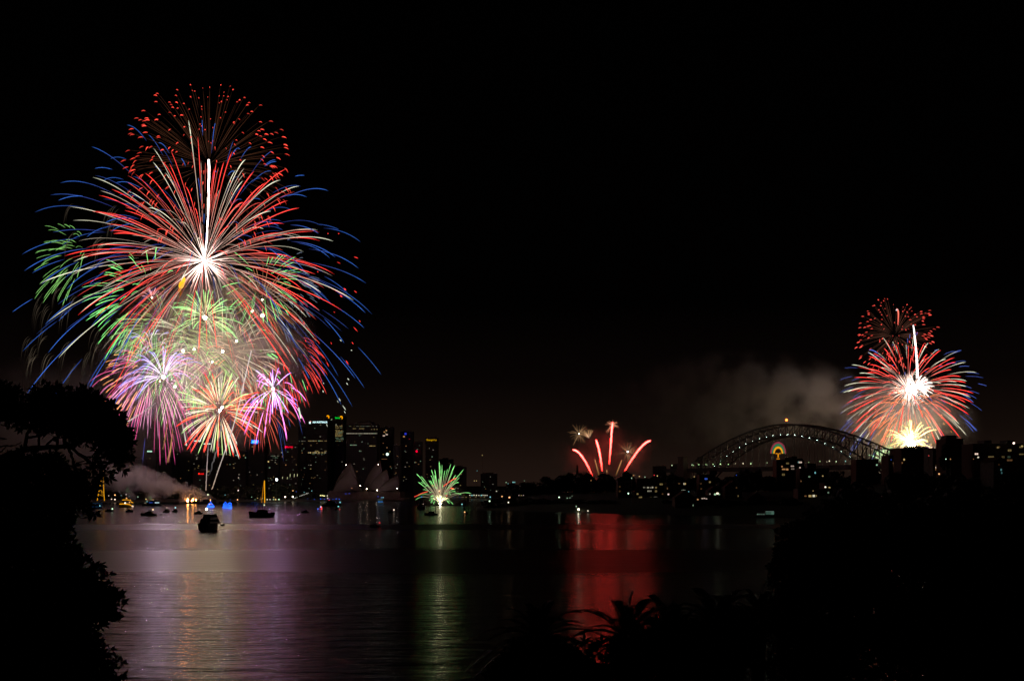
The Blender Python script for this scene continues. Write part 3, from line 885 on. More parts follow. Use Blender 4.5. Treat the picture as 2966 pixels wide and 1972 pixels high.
block(1930, 1990, 1398, 1460, 1015, 'dim block with a pair of narrow bright windows', [(1981, 1399.5 + 1, 2.4, 5.5, 'w', .8), (1985, 1400.5, 2.4, 5.5, 'y', .75), (1975, 1420, 2, 5, 'g', .4), (1980, 1420, 3, 5, 'w', .6), (1985, 1421, 2, 5, 'g', .5), (1967, 1400, 5, 3, 'o', .12), (1936, 1431, 4.5, 4.5, 'k', 1.1), (1933, 1414, 3, 5, 'o', .15)])
block(2026, 2073, 1376, 1440, 1010, 'square block with a blue television glow in one window', [(2045, 1386.3, 8, 5, 'b', .45), (2056, 1395.5, 5, 4.6, 'y', .25), (2030, 1400, 5, 4, 'o', .06), (2031, 1415, 5, 4, 'o', .06)], extra=[(2056, 2079, 1362)])
block(2249, 2329, 1334, 1400, 1120, 'highest apartment tower standing before the bridge arch, with a stepped roof', [(2318, 1338.5, 9, 4.6, 'k', .75), (2312, 1338, 2, 5, 'c', .4), (2295, 1349.5, 9, 3.4, 'k', .55), (2281, 1341.5, 8, 4.4, 'y', .16), (2265, 1350.5, 4, 4, 'o', .5), (2270, 1358.5, 10, 4, 'o', .45), (2280, 1359, 6, 5, 'o', .55), (2296, 1357.5, 9, 3.4, 'k', .22), (2317, 1354, 4, 3.6, 'k', .8), (2269, 1374, 8, 6, 'y', .14)], extra=[(2252, 2275, 1331), (2276, 2291, 1325), (2295, 2311, 1321), (2312, 2328, 1327)])
block(2317, 2402, 1357, 1400, 1090, 'long flat-roofed block beside the highest apartment tower', [(2361, 1368.5, 3, 5, 'c', .8), (2344, 1380, 5, 4.4, 'g', .3), (2383, 1378, 3.4, 3.4, 'y', .6), (2306 + 14, 1393, 3, 4, 'o', .2)], extra=[(2341, 2366, 1341)])
block(2165, 2221, 1446, 1476, 935, 'gabled harbour house with a glowing doorway', [(2197, 1433.5, 4, 5.5, 'y', .4), (2182, 1463, 3, 5, 'y', .7), (2177, 1471.5, 3.6, 3.6, 'o', 1.2), (2184.5, 1472, 3.6, 3.6, 'y', 1.2), (2174, 1466, 3, 4, 'o', .2)], mat=M_CONC, roof='gable', cat='house', name='house')
block(2052, 2090, 1422, 1450, 950, 'low house with a brightly lit verandah', [(2071, 1431, 5, 5, 'g', .9), (2078, 1428.5, 6, 5, 'w', 2.2), (2056, 1430, 3, 4, 'w', .35), (2083, 1431, 4, 4, 'g', .5)], roof='gable', cat='house', name='house')
block(2018, 2050, 1436, 1470, 940, 'terrace with a strip of pinkish lights along its eaves', [(2034, 1443, 4, 2.4, 'k', .9), (2040, 1442.5, 4, 2.4, 'k', 1.1), (2046, 1444, 4, 2.4, 'k', .8), (2021, 1446, 4, 4, 'o', .7)], cat='house', name='house', rows=False)
block(2312, 2386, 1418, 1480, 930, 'apartment block low by the water with two bright kitchens', [(2346, 1436, 8, 6, 'y', .5), (2357, 1435.5, 6.5, 6, 'w', .95), (2364, 1436, 2.4, 6, 'y', .4), (2333, 1436, 6, 4, 'o', .15), (2379.5, 1439, 4, 5, 'y', .6), (2320.5, 1450, 3, 4, 'k', .5), (2347, 1459.5, 3, 3, 'o', .4), (2359, 1461, 6, 5, 'y', .12), (2346, 1475, 4, 5, 'y', 1.1), (2358, 1475.5, 5, 2, 'y', .3), (2355, 1411 + 10, 2.5, 3, 'y', .4)])
block(2388, 2412, 1400, 1440, 940, 'narrow block with a single bright balcony lamp', [(2390.5, 1410, 4.4, 4.4, 'w', 2.0), (2402, 1411, 7, 3, 'y', .2), (2399, 1426, 4, 4, 'g', .3)])
block(1955, 2015, 1442, 1472, 935, 'dark waterside house below the pair of narrow windows', [(2007.5, 1463, 2.2, 4.4, 'g', .5)], roof='gable', cat='house', name='house')
block(2100, 2150, 1410, 1440, 985, 'dark brick house under the crest trees', [(2133, 1388 + 24, 3, 4, 'o', .12), (2138, 1436, 3, 5, 'y', .15)], roof='gable', cat='house', name='house')
block(2480, 2545, 1331, 1378, 1000, 'square dark block covering the foot of the bridge arch', [(2540 - .5, 1346, 3.4, 4, 'g', .9)], mat=M_BRICK)
block(2611, 2684, 1301, 1350, 760, 'flat-topped block with a roof garden straight below the golden fountain', [(2618.5, 1330.5, 4, 5, 'y', .8), (2589 + 24, 1340, 3, 4, 'o', .3)], extra=[(2612, 2630, 1307 - 8)])
block(2574, 2612, 1320, 1372, 800, 'dark block between the bridge end and the roof garden block', [(2581, 1331, 2.6, 3.4, 'b', .3), (2588.5, 1341, 3.6, 4, 'o', .5), (2589, 1348, 3.6, 4, 'o', .2)])
block(2702, 2734, 1299, 1372, 720, 'pale block with a column of small balconies', [(2711.5, 1353.5, 4.6, 4, 'k', .9), (2710.5, 1359.5, 2.4, 3.6, 'o', .5), (2712, 1347, 4, 1.6, 'o', .2), (2724, 1330, 4, 2, 'k', .08), (2724, 1336, 4, 2, 'k', .06), (2724, 1343, 4, 2, 'k', .06)], mat=M_CONC)
block(2740, 2790, 1272, 1350, 690, 'tall brown tower silhouetted against the red burst trails', [(2740 + 12, 1330, 5, 4, 'o', .1)], extra=[(2748, 2776, 1260)])
block(2792, 2818, 1305, 1350, 700, 'low block next to the brown tower', [(2797, 1307, 8, 3, 'y', .12)])
block(2818, 2990, 1287, 1372, 640, 'long apartment block along the ridge with scattered dull yellow windows', [(2828, 1314.3, 9, 4.4, 'k', 1.4), (2833, 1324, 4, 4, 'w', 1.2), (2890, 1295.5, 5, 5, 'y', .3), (2894, 1294, 5, 4, 'o', .08), (2924, 1304, 10, 6, 'y', .16), (2960, 1292, 5, 4, 'y', .8), (2957, 1294.5, 9, 4, 'y', .18), (2870, 1322.5, 16, 4, 'y', .14), (2905, 1323, 8, 6, 'y', .07), (2922, 1323, 8, 5, 'g', .05), (2924, 1332.5, 15, 5, 'o', .11), (2958, 1315, 12, 3, 'y', .15)], extra=[(2858, 2879, 1274), (2924, 2942, 1274)])
block(2878, 2918, 1338, 1378, 560, 'small gabled house with two teal panes among the ridge trees', [(2899.5, 1360, 3, 5.5, 'c', .35), (2901, 1369, 2.6, 5, 'c', .22), (2893, 1345, 5, 4, 'o', .03)], mat=M_CONC, roof='gable', cat='house', name='house', rows=False)
rl = P(2936.5, 1283, 632)
mast_lamp(2936.5, 1283, 630, .75, (1, .75, .62), 2.6, 'bright pinkish lamp on the roof of the long ridge apartment block', base=CH + (HY - 1287) / FPX * 640 - 1, name='roof_lamp')

# roof garden plants on the block under the fountain
def bush_mesh(seed, n, R, leaf, blobs):
    rr = random.Random(seed)
    mb = MB()
    for i in range(n):
        c, r3 = rr.choice(blobs)
        d = V((rr.gauss(0, 1), rr.gauss(0, 1), rr.gauss(0, 1))).normalized()
        p = V(c) + V((d.x * r3[0], d.y * r3[1], d.z * r3[2])) * rr.uniform(.5, 1.05)
        t = (d + V((rr.gauss(0, .7), rr.gauss(0, .7), rr.gauss(0, .7)))).normalized()
        b = t.cross(V((rr.gauss(0, 1), rr.gauss(0, 1), rr.gauss(0, 1)))).normalized()
        a = leaf * rr.uniform(.7, 1.3)
        mb.add([p, p + t * a * .5 + b * a * .17, p + t * a, p + t * a * .5 - b * a * .17], [(0, 1, 2, 3)])
    return mb


for i, (px, py, w, h) in enumerate(((2634, 1297, 22, 12), (2655, 1297, 26, 8), (2676, 1299, 22, 9), (2690, 1310, 14, 22))):
    D = 756
    s = D / FPX
    q = P(px, py, D)
    o = thing('roof_shrub', (q.x, q.y, q.z - h * s * .6), 'spiky shrub on the roof garden block, %s from the bridge end' % ORD[i], 'shrub', 'roof garden shrubs')
    bush_mesh(60 + i, 500, 1, 1.3, [((0, 0, h * s * .5), (w * s * .55, 3, h * s * .55))]).build('foliage', M_LEAF, o)
    MB().tube([V((0, 0, -1)), V((0, 0, h * s * .5))], [.2, .06], 5).build('stem', M_BARK, o)


# boathouse and jetty
def boathouse():
    D = DW(1499)
    s = D / FPX
    o = P(2215, HY, D); o.z = 0
    r = thing('boathouse', o, 'low boathouse on piles glowing teal at the water edge', 'boathouse')
    f = MB()
    f.box((0, 0, 1.6), (72 * s, 9, .35))
    for i in range(9): f.bar((-34 * s + i * 8.5 * s, -3.8, -1), (-34 * s + i * 8.5 * s, -3.8, 1.5), .14)
    f.build('jetty', M_DECK, r)
    MB().box((14 * s, 1.5, 3.3), (26 * s, 5, 3.1)).build('wall', M_CONC, r)
    c = MB(); c.add([(0 * s, -1.6, 4.8), (28 * s, -1.6, 4.8), (28 * s, 4.6, 4.8), (0 * s, 4.6, 4.8), (3 * s, 1.5, 6.2), (25 * s, 1.5, 6.2)], [(0, 1, 5, 4), (1, 2, 5), (2, 3, 4, 5), (3, 0, 4), (3, 2, 1, 0)])
    c.build('roof', M_ROOF, r)
    for i in range(6):
        MB().box((3.5 * s + i * 4.1 * s, -1.06, 3.6), (3.0 * s, .08, 2.0)).build('window', emit((.35, .75, .55), .10 if i < 4 else .22, 'NONE'), r)
    for i in range(4):
        MB().box((-24 * s + i * 6 * s, -4.2, 2.9), (1.0, .1, .9)).build('jetty_light', emit((.5, .8, .6), .12 + .1 * (i == 0), 'NONE'), r)
    MB().bar((1 * s, -1.1, 5.0), (26 * s, -1.1, 5.0), .12).build('eaves_light', emit((.45, .8, .65), .5, 'NONE'), r)


boathouse()

# ------------------------------------------------------------------ lamps along the shores
def lamps(rows, D_of, r_of, group, fmt, base_of):
    cnt = {}
    for (px, py, c, st, rp) in rows:
        nm = {'y': 'yellow', 'w': 'white', 'g': 'green', 'o': 'orange', 'r': 'red', 'b': 'blue', 'c': 'teal', 'k': 'pinkish'}[c]
        cnt[nm] = cnt.get(nm, 0) + 1
        D = D_of(px)
        mast_lamp(px, py, D, rp * D / FPX, WC[c], st, fmt % (ORD[cnt[nm] - 1], nm), group=group, base=base_of(px, D), name='shore_lamp')


fore = [(739, 1451, 'g', .35, 1.4), (746, 1442, 'y', .6, 1.6), (753, 1446, 'o', .5, 1.3), (760, 1443, 'g', .6, 1.6), (774, 1446, 'w', 1.2, 2.0), (782, 1446, 'w', .9, 1.8), (792, 1447, 'g', .8, 1.7), (798, 1448, 'y', 1.2, 2.2), (808, 1447, 'g', 1.3, 2.3), (793, 1440, 'y', .5, 2.0), (826, 1438.5, 'k', 3.0, 2.8), (848, 1438, 'w', 3.5, 2.8), (848.5, 1420.5, 'o', 1.3, 1.9), (858, 1423, 'b', .4, 1.4), (729, 1439, 'g', .5, 1.4), (690, 1420, 'k', 1.4, 2.2), (652, 1433, 'c', .4, 1.5), (667, 1448, 'b', .35, 1.4), (688, 1449, 'o', 2.6, 1.8), (881, 1425, 'c', .5, 1.3), (903, 1421, 'c', .6, 1.4), (691, 1383, 'k', .5, 2.0), (948, 1435, 'w', .9, 1.9), (602, 1366, 'y', .5, 1.8)]
lamps(fore, lambda px: lerp_table(FAR_SHORE, px) + 4, None, 'lamps along the park foreshore', '%s %s lamp along the park foreshore, counted from the tall ship outward', lambda px, D: far_ground(px, D))
mast_lamp(801, 1388.5, 1660, 2.0, (.86, 1, .97), 16, 'dazzling white floodlight on a mast behind the park trees', name='floodlight_mast')
for i, (px, y0, y1) in enumerate(((818, 1380, 1386), (832, 1381, 1387), (840, 1372, 1381), (852, 1372, 1381), (861, 1372, 1379))):
    q = P(px, y1, 1700)
    o = thing('flag_light', q, 'upright yellow light bar on the terrace near the floodlight, %s along' % ORD[i], 'light', 'terrace light bars')
    MB().bar((0, 0, -6), (0, 0, 0), .12).build('pole', M_STEEL, o)
    MB().bar((0, 0, 0), (.4, 0, (y1 - y0) * 1700 / FPX), .42).build('light_tube', emit((.85, .85, .45), .6, 'NONE'), o)
# lamps up the monumental steps
for i in range(11):
    px = 852 + i * 4.1
    py = 1442.5 - i * 1.52
    if i in (3,): continue
    mast_lamp(px, py, 1668, .62 if i % 3 else .8, (1, 1, .85), .9 if i % 2 else .5, 'small white lamp on the sloping stair rail, %s up from the quay' % ORD[i], group='stair rail lamps', base=2.0, name='stair_lamp')
west = [(30, 1422, 'o', .5, 1.3), (72, 1432, 'w', 1.0, 1.8), (83, 1428, 'w', .6, 1.6), (165, 1444, 'k', .9, 2.0), (181, 1435, 'o', 1.1, 2.0), (179, 1442.5, 'w', 3.5, 2.8), (213, 1435, 'k', .5, 1.5), (171, 1450, 'b', 1.0, 2.4), (191.5, 1451, 'b', 1.8, 2.4), (178, 1466, 'g', .7, 2.0), (260, 1436, 'g', .4, 1.7), (315, 1435, 'k', .5, 1.8), (323, 1445, 'k', 1.3, 1.9), (333, 1433, 'o', 1.8, 2.4), (333, 1446, 'k', 1.8, 2.4), (351, 1434, 'c', .3, 1.5), (365.5, 1431.5, 'k', 1.1, 1.9), (374, 1437, 'c', .4, 1.7), (399.5, 1438.5, 'g', .7, 1.8), (423, 1445, 'y', 1.3, 2.0), (437.5, 1446, 'g', .9, 2.0), (443, 1447, 'o', 1.2, 2.1), (429, 1446, 'r', .4, 1.6), (492, 1433, 'c', .4, 1.6), (221, 1408, 'g', .7, 1.6), (436, 1404, 'b', .12, 1.8), (469, 1404.5, 'r', .35, 1.4)]
lamps(west, lambda px: lerp_table(FAR_SHORE, px) + 5, None, 'lamps on the quay behind the moored boats', '%s %s lamp on the quay behind the moored boats, counted from the fig tree', lambda px, D: far_ground(px, D))
# small trees whose green glow is built as emissive bulbs
for i, (px, py, w, h, st) in enumerate(((371, 1418, 12, 16, .10), (435, 1440, 8, 9, .32))):
    D = 1600; s = D / FPX
    q = P(px, py, D)
    o = thing('festoon_tree', (q.x, q.y, far_ground(px, D)), ('small tree hung with green lights, the taller and dimmer one', 'small tree hung with bright green lights, the shorter one')[i], 'lit tree', 'green lit trees')
    hz = q.z - far_ground(px, D)
    bush_mesh(80 + i, 300, 1, .9, [((0, 0, hz), (w * s / 2, 2, h * s / 2))]).build('crown', M_LEAF, o)
    MB().bar((0, 0, -.5), (0, 0, hz), .2).build('trunk', M_BARK, o)
    rr = random.Random(i)
    for k in range(22):
        MB().ball((rr.gauss(0, .35) * w * s * .6, -2.2 + rr.uniform(-.3, .3), hz + rr.gauss(0, .4) * h * s * .55), .42, 5, 4).build('green_bulb', emit((.15, 1, .25), st * rr.uniform(1, 3.5), 'NONE'), o)
quay = [(1320, 1433, 'w', .3, 1.2), (1328, 1434, 'w', .3, 1.2), (1344, 1433, 'o', .25, 1.3), (1361, 1433.5, 'w', .9, 1.8), (1367, 1434, 'c', .9, 1.8), (1373, 1433.5, 'w', 1.0, 1.8), (1380, 1434, 'w', 1.0, 1.8), (1387, 1434, 'w', .9, 1.6), (1394, 1434, 'c', 1.0, 1.8), (1399, 1433.5, 'w', .9, 1.6), (1405, 1434, 'w', 1.0, 1.7), (1411, 1434, 'w', .8, 1.6), (1325, 1439, 'y', .35, 1.4), (1338, 1440, 'o', .35, 1.4), (1350, 1439.5, 'y', .4, 1.5), (1362, 1440, 'o', .35, 1.4), (1378, 1440, 'y', .35, 1.4), (1392, 1440, 'o', .35, 1.4), (1403, 1440, 'y', .4, 1.4), (1420, 1439, 'c', .9, 2.0), (1316, 1447, 'b', .3, 1.4), (1332, 1447, 'b', .3, 1.4), (1341, 1447, 'k', .3, 1.4), (1466, 1396.5, 'g', .6, 1.5), (1472, 1401, 'c', .8, 2.0), (1486, 1396, 'c', .9, 1.8), (1491, 1396, 'c', .7, 1.6), (1374, 1392, 'y', .4, 1.6), (1380, 1392, 'y', .4, 1.6), (1519, 1392, 'g', .3, 1.4), (1397, 1318, 'y', .2, 2.0), (1382, 1363, 'c', .2, 1.6)]
lamps(quay, lambda px: lerp_table(FAR_SHORE, px) + 6, None, 'lamps on the distant quay', '%s %s lamp on the distant quay, counted from the green fountain', lambda px, D: far_ground(px, D))
headl = [(1418, 1450.5, 'g', 2.2, 2.4, 'greenish white lamp right on the tip of the headland'), (1454, 1437, 'o', 1.3, 2.2, 'orange lamp near the tip, the smaller of two'), (1475.5, 1440, 'o', 1.8, 2.8, 'larger orange lamp near the tip of the headland'), (1438, 1422, 'w', .9, 1.6, 'faint white lamp highest above the headland tip'), (1472.5, 1454.5, 'w', 1.8, 2.2, 'round white lamp under the two orange lamps'), (1503, 1434, 'k', .5, 1.5, 'dim lamp at one end of the tiny porch row'), (1510, 1434, 'y', .45, 1.6, 'dim yellowish lamp at the middle of the tiny porch row'), (1516, 1434, 'k', .5, 1.5, 'dim lamp farthest from the tip in the tiny porch row'), (1619.5, 1439.5, 'g', 2.2, 2.4, 'green white lamp alone among the dark headland trees'), (1643, 1442, 'g', .5, 1.8, 'small dim lamp just past the lone green lamp'), (1651, 1441, 'g', .45, 1.6, 'second small dim lamp past the lone green lamp'), (1657, 1436, 'g', .35, 1.5, 'third and highest dim lamp past the lone green lamp'), (1676, 1474.5, 'w', 14, 2.8, 'dazzling white lamp at the jetty casting the longest water streak'), (1669, 1466, 'g', .9, 1.8, 'green lamp just above the dazzling jetty lamp'), (1703, 1479, 'w', 1.6, 2.2, 'round white lamp at the water beside the dazzling jetty lamp'), (1820, 1428.5, 'g', 1.9, 2.6, 'yellow green lamp on the slope before the brick blocks'), (1895, 1375.5, 'r', .9, 1.8, 'red lamp on the crest near the comets'), (1904, 1377.5, 'y', .9, 1.8, 'yellow lamp on the crest beside the red one'), (1868, 1381, 'g', .9, 1.6, 'small green lamp on the crest behind the broad block'), (1852, 1379, 'y', .9, 1.8, 'yellowish lamp on the crest over the broad block'), (1829 + .5, 1384, 'g', .6, 1.8, 'dim green lamp under the slanting gold trail'), (1712, 1391, 'o', .4, 1.6, 'faint orange lamp among trees below the first comet'), (2011, 1380, 'y', .6, 1.6, 'faint lamp on the crest near the square block'), (2133, 1375.5, 'b', .5, 1.6, 'tiny blue lamp below the bridge deck'), (1995, 1423, 'c', .5, 1.6, 'tiny teal lamp below the crest trees'), (2720, 1372, 'o', 1.6, 2.6, 'amber street lamp low among the ridge trees'), (2740, 1329, 'g', 1.2, 2.0, 'greenish lamp beside the brown tower'), (2753, 1329, 'o', .5, 1.8, 'dim amber lamp beside the brown tower'), (2690, 1319, 'r', .8, 1.8, 'small red lamp at the corner of the roof garden block'), (2402, 1411, 'y', .6, 2, 'low yellow lamp beside the balcony lamp'), (2404, 1412, 'y', .3, 2, 'faint twin of the low yellow lamp'), (2820, 1329, 'o', .25, 1.5, 'faint orange lamp below the long ridge block')]
for (px, py, c, st, rp, lab) in headl:
    low = py > 1445
    D = lerp_table(HEAD_SHORE, px) + (2 if low else 45) * lerp_table([(1380, .12), (1650, .8)], px)
    if px > 2600: D = 600
    q = P(px, py, D)
    mast_lamp(px, py, D, rp * D / FPX, WC[c], st, lab, group=None, base=min(q.z - 3, head_ground(px, D)), name='street_lamp')


# ------------------------------------------------------------------ boats
def hull_mesh(L, B, H, transom=0.8):
    mb = MB()
    n = 13
    rings = []
    for i in range(n):
        t = i / (n - 1)
        f = transom + (1 - transom) * min(1, t * 3) if t < .35 else (1 - ((t - .35) / .65) ** 2.2)
        f = max(f, .02)
        x = -L / 2 + L * t + (0.0)
        zt = H * (1 + .45 * max(0, t - .4) ** 1.6 * 2)
        rake = (.10 * L) * max(0, t - .8) * 2
        rings.append([V((x, -B / 2 * f * .15, -.45)), V((x + rake * .3, -B / 2 * f * .82, .12 * H)), V((x + rake, -B / 2 * f, zt)),
                      V((x + rake, B / 2 * f, zt)), V((x + rake * .3, B / 2 * f * .82, .12 * H)), V((x, B / 2 * f * .15, -.45))])
    vs = [p for r in rings for p in r]
    fs = []
    for i in range(n - 1):
        for k in range(6):
            k2 = (k + 1) % 6
            fs.append((i * 6 + k, (i + 1) * 6 + k, (i + 1) * 6 + k2, i * 6 + k2))
    fs.append(tuple(range(6))); fs.append(tuple((n - 1) * 6 + k for k in reversed(range(6))))
    mb.add(vs, fs)
    # rubbing strake
    for sd in (2, 3):
        mb.tube([r[sd] for r in rings], .05 * max(1, L / 12), 4)
    return mb


def boat(name, label, px, pyw, wpx, rz, H=None, B=None, hull=M_WHITE, cabin=1, fly=False, mast=0.0, cat='boat', lamps_=(), group='boats on the harbour', aspect=.3, D=None):
    D = D or DW(pyw)
    s = D / FPX
    fw = abs(cos(rz))
    L = wpx * s / max(.35, fw + aspect * abs(sin(rz)))
    B = B or L * aspect
    H = H or max(.5, L * .11)
    o = P(px, HY, D); o.z = 0
    r = thing(name, o, label, cat, group, rz)
    r['L'] = L
    hull_mesh(L, B, H).build('hull', hull, r)
    MB().box((-.04 * L, 0, H * .98), (L * .78, B * .8, .06)).build('deck', M_DECK, r)
    if cabin:
        c = MB()
        c.box((-.02 * L, 0, H + .07 * L), (L * .46, B * .72, .14 * L), taper=.88)
        cb = c.build('cabin', M_WHITE if hull is M_WHITE else M_DARKHULL, r)
        w = MB()
        for sd in (-1, 1):
            for i in range(4):
                w.box((-.18 * L + i * .105 * L, sd * (B * .345), H + .085 * L), (.085 * L, .1, .05 * L))
        w.box((.20 * L, 0, H + .09 * L), (.03, B * .6, .06 * L))
        w.build('cabin_glazing', M_GLASSD, cb)
        rl = MB()
        for i in range(7):
            x = .10 * L + i * .055 * L
            y = B * .40 * (1 - (max(0, x / L - .15) / .4) ** 2)
            for sd in (-1, 1): rl.bar((x, sd * y, H * 1.1), (x, sd * y, H * 1.25 + .05 * L), .03)
        rl.build('bow_rail', M_STEEL, r)
    if fly:
        f = MB()
        f.box((-.08 * L, 0, H + .17 * L), (L * .26, B * .62, .06 * L))
        for i in (-1, 1):
            f.bar((-.2 * L, i * B * .28, H + .14 * L), (-.16 * L, i * B * .28, H + .28 * L), .05)
        f.box((-.12 * L, 0, H + .285 * L), (L * .22, B * .62, .02 * L))
        f.build('flybridge', M_WHITE if hull is M_WHITE else M_DARKHULL, r)
    if mast:
        MB().tube([V((-.02 * L, 0, H)), V((-.02 * L, 0, H + mast))], [.10, .05], 6).build('mast', M_STEEL, r)
    R = Matrix.Rotation(-rz, 3, 'Z')
    for (lx, ly, c, st, rp) in lamps_:
        q = R @ (P(lx, ly, D) - o)
        MB().ball(q, rp * s, 7, 5).build('navigation_light', emit(WC[c], st, 'NONE' if st < 4 else 'AUTO'), r)
        MB().bar((q.x, q.y, H), (q.x, q.y, q.z), .05).build('light_pole', M_STEEL, r)
    return r, o, D, s, R


def light_line(r, o, D, R, pts, wpx, col, st, name='light_string'):
    s = D / FPX
    return MB().tube([R @ (P(px, py, D) - o) for px, py in pts], wpx * s / 2, 5).build(name, emit(col, st, 'NONE' if st < 1.2 else 'AUTO'), r)


# big vessel lying stern-on
def big_vessel():
    D = DW(1537)
    s = D / FPX
    o = P(609, HY, D); o.z = 0
    r = thing('work_vessel', o, 'large black vessel lying stern on, nearest of the moored fleet', 'boat', 'boats on the harbour', rz=radians(76))
    hull_mesh(15, 7.2, 4.2, .92).build('hull', M_DARKHULL, r)
    MB().box((-.6, 0, 5.6), (10.6, 6.4, 3.0), taper=.86).build('main_cabin', M_DARKHULL, r)
    MB().box((-.3, 0, 8.0), (7.6, 4.9, 2.3), taper=.88).build('wheelhouse', M_DARKHULL, r)
    MB().box((-.3, 0, 9.25), (7.4, 4.9, .2)).build('wheelhouse_roof', M_DARKHULL, r)
    w = MB()
    for sd in (-1, 1):
        for i in range(5):
            w.box((-3.2 + i * 1.45, sd * 2.32, 8.1), (1.1, .14, 1.0)); w.box((-4.6 + i * 1.9, sd * 3.02, 5.8), (1.3, .12, 1.1))
    for i in range(4): w.box((-3.7, -1.65 + i * 1.1, 8.1), (.14, 1.0, 1.0)); w.box((-5.6, -2.1 + i * 1.4, 5.7), (.14, 1.0, 1.3))
    w.build('cabin_glazing', M_GLASSD, r)
    f = MB()
    for sd in (-1, 1):
        for i in range(6): f.bar((-7.2 + i * .3, sd * 3.2, 4.2), (-7.2 + i * .3, sd * 3.2, 5.3), .04)
        f.bar((-7.3, sd * 3.2, 5.3), (-5.4, sd * 3.2, 5.3), .05)
    f.bar((-7.3, -3.2, 5.3), (-7.3, 3.2, 5.3), .05)
    f.build('stern_rail', M_STEEL, r)
    dv = MB(); dv.bar((4, -3.0, 4.0), (4.6, -5.0, 5.6), .22); dv.bar((4.6, -5.0, 5.6), (4.6, -5.2, 3.6), .08); dv.box((4.6, -4.9, 3.2), (2.6, 1.1, 1.1)); dv.bar((-6.6, -2.9, 2), (-7.4, -4.6, .5), .3)
    dv.build('davit', M_STEEL, r)
    m = MB(); m.tube([V((1, 1.2, 9.3)), V((1, 1.2, 13.0))], [.12, .07], 6); m.bar((1, .2, 11.2), (1, 2.2, 11.2), .06); m.box((.6, -1.2, 9.9), (.4, 1.8, .25)); m.bar((.6, -1.2, 9.3), (.6, -1.2, 9.8), .1)
    m.build('mast', M_STEEL, r)
    q = Matrix.Rotation(-radians(76), 3, 'Z') @ (P(598, 1473.5, D) - o)
    MB().ball(q, .55).build('anchor_light', emit((1, 1, .88), 9), r)
    MB().bar((q.x, q.y, 9.7), (q.x, q.y, q.z), .06).build('light_pole', M_STEEL, r)


big_vessel()

# tall ship with gold rigging lights
r, o, D, s, R = boat('tall_ship', 'dark two-masted ship with gold lights up its mast', 758, 1498, 72, radians(200), H=3.6, B=6, hull=M_DARKHULL, cabin=1, cat='sailing ship')
for x, h in ((6, 11), (-3.0, 29)):
    m = MB(); m.tube([V((x * .5, 0, 3)), V((x * .5, 0, h))], [.22, .1], 6); m.bar((x * .5 - 0, -4, h * .62), (x * .5, 4, h * .62), .12)
    m.bar((x * .5, 0, h), (x * .5 + 5, 0, 4), .04); m.bar((x * .5, 0, h), (x * .5 - 5, 0, 4), .04)
    m.build('mast', M_STEEL, r)
light_line(r, o, D, R, [(766, 1391), (766.4, 1425), (766.8, 1456)], 2.4, (1, .42, .01), 1.0)
light_line(r, o, D, R, [(765.5, 1392), (762, 1415), (759.5, 1440), (757.5, 1455)], 1.5, (1, .34, .01), .5)
light_line(r, o, D, R, [(754, 1440), (758, 1447), (759, 1455)], 1.4, (.9, .35, .05), .28)
MB().ball(R @ (P(765.5, 1462, D) - o), 2.0 * s).build('deck_light', emit((.85, .9, .45), 1.3, 'NONE'), r)
MB().ball(R @ (P(764, 1478, D) - o), 1.2 * s, s=(1, 1, 2)).build('deck_light', emit((.7, .6, .45), .3, 'NONE'), r)
boat('launch', 'dark launch rafted behind the two-masted ship', 788, 1490, 16, radians(10), H=1.6, hull=M_DARKHULL, fly=True, lamps_=[(781, 1473, 'b', .2, 1.5)])

# blue boats
r, o, D, s, R = boat('blue_lit_boat', 'small cruiser outlined in blue lights beside the fire barge', 610, 1468.5, 21, radians(4), H=1.3, fly=False, lamps_=[(605, 1459, 'k', .9, 1.4), (608, 1459.5, 'k', .8, 1.4), (614, 1459, 'k', .9, 1.4), (606, 1461, 'w', .7, 1.2)])
for pts in ([(600.5, 1467.5), (601, 1464.5), (620, 1464.5), (620.5, 1468), (600.5, 1468)], [(603, 1463.5), (605, 1458), (614, 1457.5), (617.5, 1463)], [(611, 1457), (610.5, 1450)], [(601, 1466.3), (620, 1466.3)]):
    light_line(r, o, D - 3, R, pts, 1.3, (.015, .12, 1.0), 3.2)
r, o, D, s, R = boat('blue_lit_barge', 'boat carrying glowing blue loops and a triangle', 658.5, 1472, 26, radians(3), H=.8, cabin=0)
for pts in ([(647, 1461.8), (653.4, 1452.8), (658.5, 1460.8), (647, 1461.8)], [(665.8 + 4.2 * cos(a * pi / 6), 1459.3 + 3.7 * sin(a * pi / 6)) for a in range(13)], [(645, 1469.5), (648, 1464.3), (656, 1464.2), (658, 1468.5), (654, 1466.8), (648.5, 1467.2)], [(645, 1469.5), (656, 1470), (664, 1471), (671.3, 1471.8), (671, 1467), (668, 1463.5), (660, 1462.2), (660, 1466.5), (663, 1469.5)], [(664.5, 1464.5), (669, 1468), (668.5, 1470.5), (664, 1469), (664.5, 1464.5)]):
    light_line(r, o, D - 3, R, pts, 1.6, (.012, .11, 1.0), 3.6)
fr = MB()
for px in (648, 654, 661, 668): fr.bar(P(px, 1455, D - 2.8) - o, P(px, 1472, D - 2.8) - o, .06)
fr.build('display_frame', M_STEEL, r)

